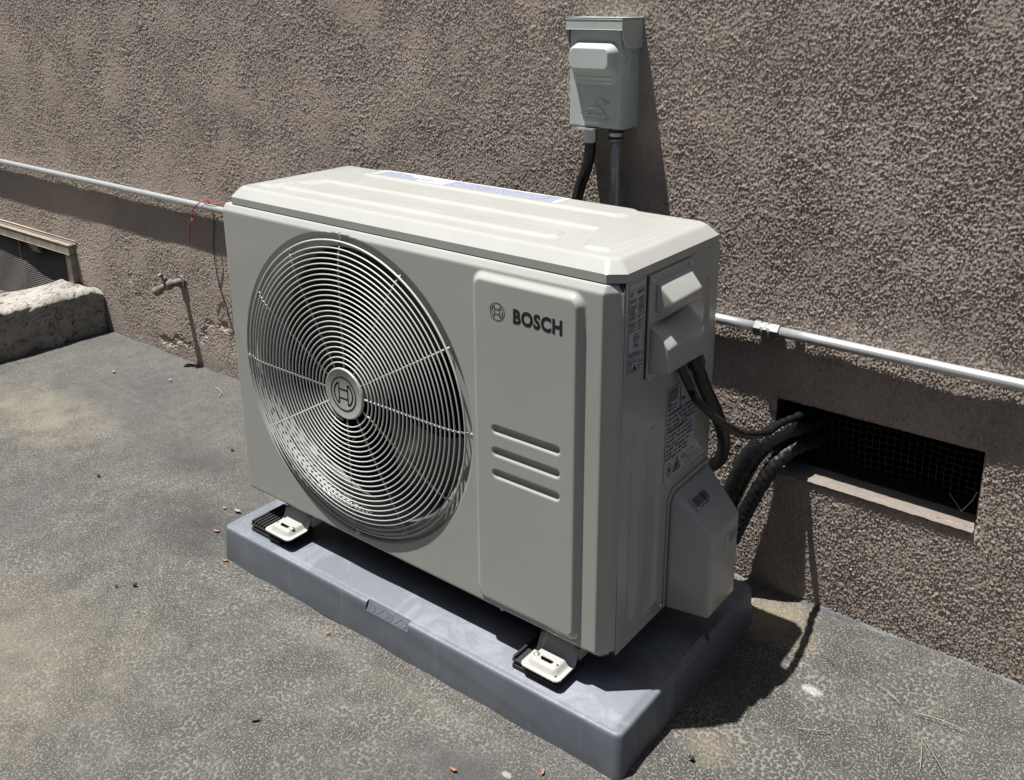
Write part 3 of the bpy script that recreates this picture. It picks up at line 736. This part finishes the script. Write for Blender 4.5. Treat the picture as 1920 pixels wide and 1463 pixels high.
wl = part(lab(.214, .3145, .385, .545), 'warning_label', LAB, ac, 0, 'large safety label with yellow warning triangle')
mb = MB(); Zt = .5405
for i in range(12): words(mb, p0, RY, UZ, .2165, .247, Zt-i*.0030, .0017)
for i in range(4): words(mb, p0, RY, UZ, .270, .3120, Zt-i*.0024, .0010)
for i in range(4): words(mb, p0, RY, UZ, .285, .3120, Zt-.012-i*.0024, .0010)
rect_mb(mb, p0, RY, UZ, .2555, .2575, .503, .541); rect_mb(mb, p0, RY, UZ, .261, .264, .512, .520); rect_mb(mb, p0, RY, UZ, .267, .272, .511, .517)
L_ = ['WARNING: Cut off all', 'electric power before', 'servicing. Keep out of', 'the reach of children.', 'AVERTISSEMENT:', 'Couper le courant', "avant l'entretien.", 'Ne pas ouvrir sans', 'outil. Risque de', 'choc et de feu.', 'Refrigerant A2L']
zz = .4975
for i, s1 in enumerate(L_):
    text_mb(mb, s1, .0082, p0+V(0, .2170, zz), RY, UZ, off=.00022 if i in (0, 4) else .00008, width=min(.0945, .0048*len(s1))); zz -= .0077
text_mb(mb, 'A2L', .0105, p0+V(0, .2695, .4045), RY, UZ, width=.015)
line_mb(mb, p0, RY, UZ, [(.288, .401), (.310, .401), (.310, .411), (.288, .411), (.288, .401)], .0005)
for i in range(2): line_mb(mb, p0, RY, UZ, [(.287+i*.0115, .388), (.296+i*.0115, .388), (.296+i*.0115, .398), (.287+i*.0115, .398), (.287+i*.0115, .388)], .0004)
flame(mb, p0+V(.0006, .2290, .3985), .0085); flame(mb, p0+V(.0006, .2540, .3975), .0085)
part(mb, 'label_print', BLK, ac, 0, kind='stuff')
mb = MB(); line_mb(mb, p0+V(0, .2290, .4015), RY, UZ, [(-.0115, 0), (0, .0125), (.0115, 0), (0, -.0125), (-.0115, 0)], .0012); part(mb, 'hazard_diamond', RED, ac, 0)
mb = MB(); line_mb(mb, p0+V(.0003, 0, 0), RY, UZ, [(.2425, .3920), (.2665, .3920), (.2545, .4160), (.2425, .3920)], .0014); part(mb, 'triangle_border', BLK, ac, 0)
mb = MB(); mb.add([p0+V(0, .2425, .392), p0+V(0, .2665, .392), p0+V(0, .2545, .416)], [(0, 1, 2)]); part(mb, 'warning_triangle', YEL, ac, 0)

# ---- electrical cover with handle hood
mb = MB(); mb.hull([(x_, y_, z_) for x_ in (.9128, .9158) for y_, z_ in ((.1420, .7495), (.2700, .7495), (.2700, .592), (.262, .584), (.150, .584), (.1420, .592))], .0011, 2)
ec = part(mb, 'service_cover', PAINT, ac, 40, 'service cover with sloped handle hood')
X0 = .9150
mb = MB(); mb.hull([(X0, .160, .7375), (X0, .262, .7375), (X0, .160, .688), (X0, .262, .683), (X0+.026, .170, .7065), (X0+.026, .260, .7085), (X0+.0255, .171, .691), (X0+.0255, .260, .689)], .0042, 4)
part(mb, 'handle_hood', PAINT, ac, 60)
mb = MB(); mb.hull([(X0, .146, .672), (X0, .266, .676), (X0, .146, .5955), (X0, .266, .5925), (X0+.031, .152, .640), (X0+.031, .262, .648), (X0+.032, .154, .602), (X0+.032, .262, .599), (X0+.012, .146, .667)], .0035, 4)
part(mb, 'terminal_hood', PAINT, ac, 60)
screw(ac, (.9158, .1485, .7410), (1, 0, 0), .0042); screw(ac, (.9158, .2635, .7415), (1, 0, 0), .0042); screw(ac, (.9158, .180, .5905), (1, 0, 0), .0038)
mb = MB(); mb.box((.9128, .1380, .590), (.9140, .1408, .7500)); part(mb, 'cover_gap', GAP, ac)
# ---- valve cover
mb = MB(); base = [(.229, .142), (.229, .345), (.243, .362), (.371, .366), (.371, .142)]
mb.hull([(.9130, y_, z_) for y_, z_ in base]+[(.9150, y_, z_) for y_, z_ in base], .0006, 1)
part(mb, 'cover_flange', PAINT, ac, 40)
mb = MB(); mb.hull([(.9145, .233, .1400), (.9145, .233, .340), (.9145, .246, .356), (.9145, .369, .359), (.9145, .369, .1400), (.988, .252, .1360), (.988, .252, .292), (.988, .350, .296), (.988, .350, .1360)], .0085, 5)
vc = part(mb, 'valve_cover', PAINT, ac, 60)
screw(ac, (.9130, .222, .150), (1, 0, 0), .0045)
# sloping face frame for the barcode sticker
A = V(.9145, .30, .357); B = V(.988, .30, .294); dn_ = (B-A).normalized(); nn_ = Vector((0, 1, 0)).cross(dn_).normalized()
nn_ = nn_ if nn_.x > 0 else -nn_; c0 = A+dn_*.040+nn_*.0009; ry = Vector((0, 1, 0)); uu_ = -dn_
mb = MB(); rect_mb(mb, c0, ry, uu_, -.038, .017, -.013, .013); part(mb, 'barcode_sticker', LAB, ac, 0)
mb = MB(); x_ = -.034
while x_ < .012:
    w = random.choice((.0005, .0008, .0013)); rect_mb(mb, c0+nn_*.0003, ry, uu_, x_, x_+w, -.0055, .0105); x_ += w+random.choice((.0005, .0007, .0012))
words(mb, c0+nn_*.0003, ry, uu_, -.026, .006, -.0095, .0022); part(mb, 'barcode', BLK, ac, 0)
mb = MB(); c1_ = V(.9886, 0, 0); rect_mb(mb, c1_, RY, UZ, .296, .344, .255, .272); part(mb, 'small_sticker', LAB, ac, 0)
mb = MB(); 
for i in range(4): words(mb, c1_+V(.0003, 0, 0), RY, UZ, .312, .342, .2675-i*.0034, .0014)
part(mb, 'sticker_print', BLK, ac, 0)
# small square knock-out mark
mb = MB(); line_mb(mb, V(.9132, 0, 0), RY, UZ, [(.196, .150), (.210, .150), (.210, .162), (.196, .162), (.196, .150)], .0008); part(mb, 'panel_mark', GAP, ac, 0)
# ---- feet (stamped white tabs on channel rails)
def foot(cx_):
    zt = .1095; fy0 = .014
    ny, nx = 40, 50; xs = np.linspace(cx_-.040, cx_+.040, nx); ys = np.linspace(fy0, .078, ny); FX, FY = np.meshgrid(xs, ys, indexing='ij')
    d = rrect(FX, FY, cx_-.030, cx_+.030, fy0+.006, .12, .012)
    z = .1012+.0100*(1-sm(-.008, .002, d))
    zn = z-.010*(1-sm(0, .002, -(FX*0-1)))*0
    nb = np.where(FY > .060, sm(.060, .078, FY)*.026, 0); z = z+nb
    keep = (rrect(FX, FY, cx_-.038, cx_+.038, fy0, .2, .008) < .0005)
    slot = rrect(FX, FY, cx_-.013, cx_+.013, .0335, .0425, .0045) < 0
    km = keep[:-1, :-1] & keep[1:, 1:] & keep[:-1, 1:] & keep[1:, :-1] & ~(slot[:-1, :-1] & slot[1:, 1:])
    me = grid_mesh(FX, FY, z, km); q = bmesh.new(); q.from_mesh(me); be = [e for e in q.edges if e.is_boundary]
    r_ = bmesh.ops.extrude_edge_only(q, edges=be)
    for v in r_['geom']:
        if isinstance(v, bmesh.types.BMVert): v.co.z -= .0022
    q.to_mesh(me); q.free()
    ft = place(me, 'foot', FOOT, ac, (.47, .2, PH), 50)
    mb = MB(); mb.hull([(cx_-.034, .074, .122), (cx_+.036, .074, .122), (cx_-.034, .080, .100), (cx_+.036, .080, .100), (cx_-.036, .095, .1383), (cx_+.05, .095, .1383), (cx_-.036, .39, .1383), (cx_+.045, .39, .1383), (cx_-.034, .40, .1012), (cx_+.036, .40, .1012)]); part(mb, 'foot_rail', PAINT, ac)
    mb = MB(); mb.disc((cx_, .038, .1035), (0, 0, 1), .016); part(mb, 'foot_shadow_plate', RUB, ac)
    return ft
for cx_, sx_ in ((.1575, .021), (.812, -.021)):
    foot(cx_); screw(ac, (cx_+sx_, .039, .1113), (0, 0, 1), .0040); mb = MB(); mb.disc((cx_-sx_, .038, .1117), (0, 0, 1), .0018, 12); part(mb, 'bolt_hole', BLK, ac, 0)

# ================================================================ DISCONNECT BOX
OB = .5914-.0086*.57
def BP(x, off, z): return V(x, OB-off, z)
db = root('disconnect_box', 'grey green metal electrical disconnect box mounted on the stucco wall', 'electrical box', (.57, OB, .98))
mb = MB(); mb.box(BP(.5115, -.006, .8905), BP(.6270, .060, 1.0870), .0012, 1); part(mb, 'box_body', BOXM, db)
# front cover as height field with moulded handle bulge
bx_ = np.linspace(.5105, .6280, 120); bz_ = np.linspace(.8885, 1.0720, 190); BX, BZ = np.meshgrid(bx_, bz_, indexing='ij')
h = np.zeros(BX.shape)
d = rrect(BX, BZ, .5160, .6245, .9880, 1.0500, .022); h += .0175*(1-sm(-.0135, .001, d))
d = rrect(BX, BZ, .5170, .6235, .9780, 1.047, .020); h += .0045*(1-sm(-.006, 0, d))
d = rrect(BX, BZ, .5180, .6225, .9700, 1.044, .020); h += .003*(1-sm(-.005, 0, d))
shadow_recess = [(.5215, 1.03), (.6225, 1.03), (.6230, .925), (.6205, .908), (.612, .902), (.552, .902), (.545, .906), (.540, .914)]  # recess takes the outline of the shadow the bulge casts
d = polysd(BX, BZ, shadow_recess); h -= .0022*(1-sm(-.004, .002, d))*(BZ < 1.0)
h -= .004*sm(.0025, 0, rrect(BX, BZ, .5105, .6280, .8885, 1.0720, .002)*-1)
me = grid_mesh(BX, OB-.0655-h, BZ); q = bmesh.new(); q.from_mesh(me); be = [e for e in q.edges if e.is_boundary]; r_ = bmesh.ops.extrude_edge_only(q, edges=be)
for v in r_['geom']:
    if isinstance(v, bmesh.types.BMVert): v.co.y = OB-.030
q.to_mesh(me); q.free()
cov = place(me, 'box_cover', BOXM, db, (.57, OB, .98), 50); ORG[cov.name] = V(.57, OB, .98)
# moulded duck outline and script
def bt(pts, r=.0009):
    q_ = MB(); q_.tube([BP(x, .0644, z) for x, z in pts], r, 6); return q_
mb = MB()
for pts in ([(.545, .9115), (.551, .921), (.560, .9265), (.570, .9285), (.580, .9275), (.588, .922), (.5935, .9145), (.596, .9115)],
            [(.571, .931), (.570, .937), (.573, .9425), (.579, .9455), (.5855, .944), (.589, .9395), (.596, .9385), (.603, .9385), (.596, .9345), (.588, .9335), (.583, .931), (.576, .9305), (.572, .928)],
            [(.540, .9065), (.560, .9058), (.585, .9048), (.592, .9045)]):
    q_ = bt(pts); mb.add(q_.v, q_.f)
text_mb(mb, 'Midwest', .0125, BP(.5525, .0632, .9118), RX, UZ, ext=.0010, off=.0002, width=.034)
mb.lathe(BP(.5975, .0632, .9060), (0, -1, 0), [(.0042, 0), (.0046, .0012), (.0038, .0016), (.0034, .0006)], 20)
part(mb, 'moulded_emblem', BOXM, cov)
# hood
mb = MB()
mb.box(BP(.5075, -.006, 1.0890), BP(.6330, .0742, 1.0920), .0008, 1); mb.box(BP(.5075, .0727, 1.0705), BP(.6330, .0742, 1.0890), .0006, 1)
for sx_ in (.5075, .6318):
    mb.hull([BP(x, o_, z) for x in (sx_, sx_+.0012) for o_, z in ((-.006, 1.0895), (.0727, 1.0895), (.0727, 1.060), (.061, 1.0365), (-.006, 1.0365))])
part(mb, 'rain_hood', BOXM, db)
mb = MB(); mb.lathe(BP(.6272, .028, .928), (1, 0, 0), [(.0150, 0), (.0148, .0006), (.0142, 0), (.0105, 0), (.0100, .0005), (.0095, 0)], 36); part(mb, 'knockout', BOXM, db)
for o_, z_ in ((.030, 1.030), (.046, 1.020), (.026, 1.0185), (.052, 1.011), (.031, 1.000)):
    mb = MB(); mb.disc(BP(.6285, o_, z_), (1, 0, 0), .0016, 10); part(mb, 'rivet_hole', BLK, db, 0)
mb = MB(); mb.box(BP(.537, .060, .8868), BP(.578, .083, .8883), .0004, 1); mb.tube([BP(.548, .0665, .8885), BP(.548, .0665, .8915), BP(.552, .0665, .893), BP(.556, .0665, .8915), BP(.556, .0665, .8885)], .0008, 6); part(mb, 'hasp', ZINC, db)
screw(db, BP(.5392, .0625, .9170), (0, -1, 0), .0016)

# ---- black flexible whip from box, down behind the unit and up to the gland
def catmull(P, n=10):
    P = [Vector(p) for p in P]; Q = [P[0]*2-P[1]]+P+[P[-1]*2-P[-2]]; out = []
    for i in range(1, len(Q)-2):
        for k in range(n):
            t_ = k/n; a, b_, c, d_ = Q[i-1], Q[i], Q[i+1], Q[i+2]
            out.append(.5*((2*b_)+(c-a)*t_+(2*a-5*b_+4*c-d_)*t_*t_+(3*b_-a-3*c+d_)*t_**3))
    out.append(P[-1]); return out
wh = root('flexible_conduit', 'black flexible conduit from the disconnect box down behind the unit to its side cover', 'conduit', (.5467, .527, .74))
path = catmull([(.5467, OB-.045, .862), (.5467, OB-.046, .835), (.539, OB-.048, .800), (.524, .535, .752), (.520, .525, .68), (.56, .500, .50), (.66, .485, .36), (.78, .478, .29), (.852, .472, .284), (.906, .435, .326), (.942, .372, .405), (.948, .322, .475), (.941, .288, .532), (.934, .266, .582)], 26)
mb = MB(); mb.tube(path, lambda i, k: .0112+(.0005 if i % 2 else -.0003), 14); part(mb, 'conduit_hose', FLEX, wh, 180)
mb = MB(); mb.cyl(BP(.5467, .045, .8905), BP(.5467, .045, .8800), .0118); mb.cyl(BP(.5467, .045, .8815), BP(.5467, .045, .8600), .0142, 6); mb.cyl(BP(.5467, .045, .862), BP(.5467, .045, .857), .0130, 20); part(mb, 'hose_fitting', GALV, wh)
e = Vector((.934, .266, .582)); dq = Vector((-.012, -.045, .09)).normalized()
mb = MB(); mb.cyl(e-dq*.012, e+dq*.010, .0150, 6); mb.cyl(e+dq*.010, e+dq*.030, .0125, 20); mb.box(e+dq*.024+V(-.017, -.016, -.004), e+dq*.024+V(.014, .014, .006), .002, 1); part(mb, 'hose_gland', RUB, wh)
# ---- thin control cable
pth = catmull([(.918, .228, .600), (.930, .238, .566), (.940, .246, .538), (.958, .236, .528), (.984, .255, .497), (.996, .298, .464), (.999, .345, .440), (.994, .430, .408), (.986, .480, .396), (.985, .523, .389), (.992, .573, .384), (1.01, .66, .380)], 14)
mb = MB(); mb.tube(pth, lambda i, k: .0066+.0010*math.sin(i*.9)*(i > 70), 10); cb = mb.build('control_cable', FLEX, None, (.97, .41, .4), 180)
tag(cb, 'thin black control cable looping from the unit side cover into the right vent', 'cable')
# ---- insulated line sets
def lineset(path, r, name, m_, lab_, wrink, seed, pitch):
    P = catmull(path, 40); g = random.Random(seed); ph = [g.uniform(0, 6) for _ in range(8)]
    def R(i, k):
        an = 2*math.pi*k/28; s_ = ((i/pitch+an/(2*math.pi)*1.0) % 1.0)
        return r*(1+wrink*(.5*s_+.35*math.sin(3*an+i*.21+ph[0])+.3*math.sin(5*an-i*.33+ph[1])+.25*math.sin(i*.6+2*an+ph[2])))
    t = MB(); t.tube(P, R, 28); o = t.build(name, m_, None, tuple(P[len(P)//2]), 40); tag(o, lab_, 'pipe'); return o
def tape_mat():
    t = NT('ribbed_shiny_tape'); mp = t.node('ShaderNodeMapping', {'Vector': t.co, 'Scale': (1, 1, 1)}).outputs[0]
    wv_ = t.node('ShaderNodeTexVoronoi', {'Vector': mp, 'Scale': 330.}, feature='F1').outputs[0]
    t.b.inputs['Base Color'].default_value = (.006, .0065, .008, 1); t.b.inputs['Roughness'].default_value = .27
    t.link(t.bump(wv_, .0009, 1., t.bump(t.noise(60, 4), .002)), t.b.inputs['Normal']); return t.m
lineset([(.862, .500, .140), (.884, .529, .185), (.903, .534, .242), (.925, .538, .297), (.945, .548, .329), (.964, .568, .347), (.985, .610, .350), (1.02, .70, .345)], .0208, 'insulated_pipe', tape_mat(), 'thick refrigerant pipe in shiny embossed black tape curving into the right vent', .03, 3, 30)
lineset([(.905, .515, .120), (.918, .524, .162), (.933, .528, .205), (.954, .533, .258), (.972, .548, .297), (.990, .578, .318), (1.01, .63, .318), (1.04, .70, .315)], .0140, 'insulated_pipe', TAPE2, 'thinner refrigerant pipe in wrinkled dusty black tape below the shiny one', .08, 5, 30)

# ================================================================ CONDUITS
hc = root('horizontal_conduit', 'long galvanized conduit running level along the stucco wall behind the air conditioner', 'conduit', (.0, wy(0)-.0155, .5430))
mb = MB(); PZc = .5425
mb.tube([WP(x, .0168, PZc+.0008*math.sin(x*2.1)) for x in np.linspace(-4.5, .9035, 60)], .0099, 20); part(mb, 'conduit_length', GALV, hc, 180)
mb = MB(); mb.tube([WP(x, .0168, PZc+.0008*math.sin(x*2.1)) for x in np.linspace(.9505, 5., 60)], .0099, 20); part(mb, 'conduit_length', GALV, hc, 180)
cp = MB(); cp.cyl(WP(.905, .0168, PZc), WP(.949, .0168, PZc), .0126, 24); cpo = part(cp, 'coupling', GALV, hc); ORG[cpo.name] = ORG[hc.name]
for a_, b_ in ((.9035, .9160), (.9215, .9290), (.9350, .9505)):
    mb = MB(); mb.cyl(WP(a_, .0168, PZc), WP(b_, .0168, PZc), .0152, 6); subpart(mb, 'hex_nut', EMTM, cpo, 20)
mb = MB(); mb.box(WP(.974, .0, .5235), WP(.990, .0035, .5335), .0008, 1); mb.cyl(WP(.982, .003, .5285), WP(.982, .010, .5285), .0028, 10); part(mb, 'mounting_strap', ZINC, hc)

EMTB = mat('bright_conduit_steel', (.50, .50, .49), .36, .4, var=.2, vscale=60)
vc2 = root('vertical_conduit', 'upright steel conduit dropping from the disconnect box behind the unit', 'conduit', BP(.5985, .034, .86))
mb = MB(); mb.tube([BP(.5985, .034, z) for z in (.868, .80, .70, .60)]+[BP(.5985, .030, .575), BP(.5985, .022, .5565)], .0098, 20); part(mb, 'conduit_length', EMTB, vc2, 180)
mb = MB(); mb.cyl(BP(.5985, .034, .891), BP(.5985, .034, .879), .0115, 20); mb.cyl(BP(.5985, .034, .880), BP(.5985, .034, .864), .0132, 20); f_o = part(mb, 'conduit_fitting', GALV, vc2); ORG[f_o.name] = ORG[vc2.name]
for z_ in (.8785, .8655): mb = MB(); mb.cyl(BP(.5985, .034, z_), BP(.5985, .034, z_+.006), .0150, 8); subpart(mb, 'lock_ring', RUB, f_o)

# ---- red wire on the conduit
p_ = [WP(-.842, -.002, .528), WP(-.838, .004, .553), WP(-.834, .022, .560), WP(-.842, .036, .552), WP(-.856, .040, .540), WP(-.868, .041, .524), WP(-.8705, .042, .508), WP(-.866, .046, .500), WP(-.876, .046, .494), WP(-.884, .044, .484), WP(-.890, .042, .46), WP(-.902, .040, .427)]
p2 = [WP(-.834, .022, .560), WP(-.80, .024, .562), WP(-.775, .020, .558), WP(-.768, .006, .548)]
mb = MB(); mb.tube(catmull(p_, 8), .0017, 8); q_ = MB().tube(catmull(p2, 6), .0017, 8); mb.add(q_.v, q_.f)
rw = mb.build('red_wire', REDW, None, tuple(WP(-.84, .02, .55)), 180); tag(rw, 'short red wire twisted round the galvanized conduit just left of the unit', 'wire')
mb = MB(); mb.tube(catmull([WP(-.812, .010, .534), WP(-.814, .004, .520), WP(-.836, .004, .415), WP(-.834, .004, .36), WP(-.829, .004, .305), WP(-.804, .004, .242), WP(-.791, .004, .194), WP(-.76, .004, .12), WP(-.74, .003, .02)], 8), .0013, 6)  # thin dark tube down the wall below the conduit
dw = mb.build('thin_dark_line', BLK, None, tuple(WP(-.82, .003, .4)), 180); tag(dw, 'thin dark line down the stucco below the conduit left of the unit', 'wire')

# ---- hose tap
tp = root('hose_tap', 'brown painted hose tap without handle sticking out of the wall left of the unit', 'tap', tuple(WP(-1.035, .0, .272)))
c = lambda o_, dx=0, dz=0: WP(-1.035+dx, o_, .272+dz)
mb = MB(); mb.cyl(c(-.01), c(.008), .021, 16); mb.cyl(c(.0), c(.050), .0125, 16, .0115); mb.lathe(c(.036), (0, -1, 0), [(.0, .0), (.0165, .002), (.0175, .014), (.014, .024), (0, .023)], 18); part(mb, 'tap_body', BRASS, tp)
mb = MB(); mb.tube([c(.044), c(.056, -.014, -.008), c(.064, -.030, -.019)], lambda i, k: (.0115, .0118, .0122)[i], 16); mb.cyl(c(.0625, -.027, -.017), c(.069, -.041, -.026), .0150, 20); part(mb, 'tap_spout', BRASS, tp)
mb = MB(); mb.cyl(c(.044, -.002, .004), c(.060, -.003, .024), .0085, 12); mb.cyl(c(.060, -.003, .024), c(.069, -.004, .035), .0045, 10); mb.cyl(c(.067, -.004, .032), c(.071, -.004, .0385), .0066, 10); part(mb, 'tap_stem', BRASS, tp)

# ================================================================ DEBRIS
def leaf(x, y, s, a, label, m_=LEAF):
    g = random.Random(int(x*1e4)); pts_ = [(-.5, -.1), (-.2, -.35), (.25, -.3), (.5, 0), (.2, .32), (-.15, .25), (-.45, .2)]
    vs = []
    for (u, v) in pts_:
        u2 = u*math.cos(a)-v*.6*math.sin(a); v2 = u*math.sin(a)+v*.6*math.cos(a)
        vs.append((x+u2*s*g.uniform(.8, 1.15), y+v2*s*g.uniform(.8, 1.15), .0015+abs(u)*s*.35*g.uniform(.3, 1)))
    n_ = len(vs); low = [(p[0], p[1], p[2]-.0012) for p in vs]
    mb = MB(); mb.add(vs+low, [tuple(range(n_)), tuple(range(2*n_-1, n_-1, -1))]+[(i, (i+1) % n_, n_+(i+1) % n_, n_+i) for i in range(n_)])
    o = mb.build('leaf_scrap', m_, None, (x, y, 0), 0); tag(o, label, 'leaf', 'dry leaf scraps on the asphalt'); return o
leaf(-.099, .045, .018, .4, 'pale dry leaf scrap on the asphalt left of the pad corner')
leaf(.012, -.012, .017, .2, 'orange leaf scrap against the bottom front left corner of the pad')
leaf(.365, -.039, .012, 1.1, 'small orange leaf scrap on the asphalt in front of the pad size plate')
leaf(.765, -.138, .014, .1, 'orange leaf scrap near the bottom edge left of the pad right corner')
leaf(.877, -.060, .012, 1.9, 'pinkish leaf scrap right beside the pad front right corner')
leaf(-.135, .125, .020, .1, 'tan leaf fragment behind the others left of the pad, the larger one', STRAW)
leaf(-.170, .115, .012, .5, 'tan leaf fragment left of the larger tan one by the pad', STRAW)
leaf(.437, -.254, .016, .7, 'thin brown leaf sliver on the open asphalt low in the photo', BLK and mat('brown_leaf', (.13, .08, .05), .8))
def twig(P, r, label, m_=STRAW):
    mb = MB(); mb.tube(catmull([(x, y, z+.0012) for x, y, z in P], 5), r, 5); o = mb.build('dry_stalk', m_, None, P[0], 180); tag(o, label, 'stalk', 'dry stalks on the asphalt')
twig([(1.290, .403, 0), (1.33, .409, .003), (1.377, .410, .001)], .0007, 'longest pale dry stalk on the asphalt at far right near the wall')
twig([(1.318, .358, 0), (1.328, .315, .002), (1.334, .287, 0)], .0006, 'left arm of the forked pale stalk at the bottom right')
twig([(1.318, .358, 0), (1.345, .325, .002), (1.370, .298, 0)], .0006, 'right arm of the forked pale stalk at the bottom right')
twig([(1.119, .448, 0), (1.134, .445, .002), (1.147, .436, 0)], .0007, 'short dark stalk just right of the cable shadow', mat('dark_stalk', (.09, .08, .06), .8))
twig([(1.222, .432, 0), (1.245, .424, .002), (1.268, .410, 0)], .0006, 'bent pale stalk between the white stain and the wall')
twig([(1.15, .255, 0), (1.175, .265, .002), (1.20, .283, 0)], .0006, 'curved pale stalk below the white stain')
twig([(-.79, .52, 0), (-.74, .505, .002), (-.715, .48, 0)], .0010, 'pale stalk on the asphalt near the foot of the wall by the tap')
def pebble(x, y, s, label, m_):
    q = bmesh.new(); bmesh.ops.create_icosphere(q, subdivisions=2, radius=s)
    g = random.Random(int(x*1e4)+3)
    for v in q.verts: v.co = Vector((v.co.x*1.3, v.co.y, v.co.z*.7))*g.uniform(.8, 1.15)+V(x, y, s*.5)
    mb = MB().bm(q); q.free(); o = mb.build('pebble', m_, None, (x, y, 0), 180); tag(o, label, 'pebble', 'small stones on the asphalt')
DKS = mat('dark_stone', (.04, .037, .035), .8); LTS = mat('light_stone', (.5, .47, .42), .8)
pebble(-.062, -.172, .0042, 'largest dark pebble on open asphalt left of the pad', DKS)
pebble(-.088, -.196, .0026, 'tiny dark pebble beside the largest dark pebble', DKS)
pebble(-.55, .02, .004, 'dark chip far left on the asphalt', DKS)
pebble(-.40, .30, .004, 'dark chip midway between the curb and the pad', DKS)
pebble(1.045, .100, .004, 'dark pebble at the bottom right past the pad corner', DKS)
pebble(-1.15, .40, .0045, 'light pebble near the concrete curb', LTS)
pebble(-.95, .47, .004, 'light pebble on the asphalt below the tap', LTS)

# loose grit: along the foot of the wall and thinly over the asphalt
g = random.Random(5); gv = []; gf = []
for i in range(1900):
    if i < 1100:
        x = g.uniform(-1.5, 1.7); y = wy(x)-.008-abs(g.gauss(0, .035))
    elif i < 1500:
        x = g.uniform(-.1, 1.05); y = -.006-abs(g.gauss(0, .02))
    else:
        x = g.uniform(-1.5, 1.6); y = g.uniform(-.6, .56)
    if -.01 < x < .985 and -.006 < y < .48: continue
    q = g.uniform(.0007, .0019)*(1.5 if g.random() < .06 else 1); z = -.0032; a = g.uniform(0, 3.14); o = len(gv)
    for dx, dy, dz in ((1, 0, 0), (0, .8, 0), (-1, 0, 0), (0, -.8, 0), (.1, 0, .9)):
        gv.append((x+q*(dx*math.cos(a)-dy*math.sin(a)), y+q*(dx*math.sin(a)+dy*math.cos(a)), z+q*dz+.0012))
    gf += [(o, o+1, o+4), (o+1, o+2, o+4), (o+2, o+3, o+4), (o+3, o, o+4)]
mb = MB(); mb.add(gv, gf); go = mb.build('grit', mat('sandy_grit', (.30, .28, .24), .8, var=.5, vscale=300), None, (0, 0, 0), 0, kind='stuff')
tag(go, 'fine sandy grit scattered over the asphalt and along the foot of the wall', 'grit')
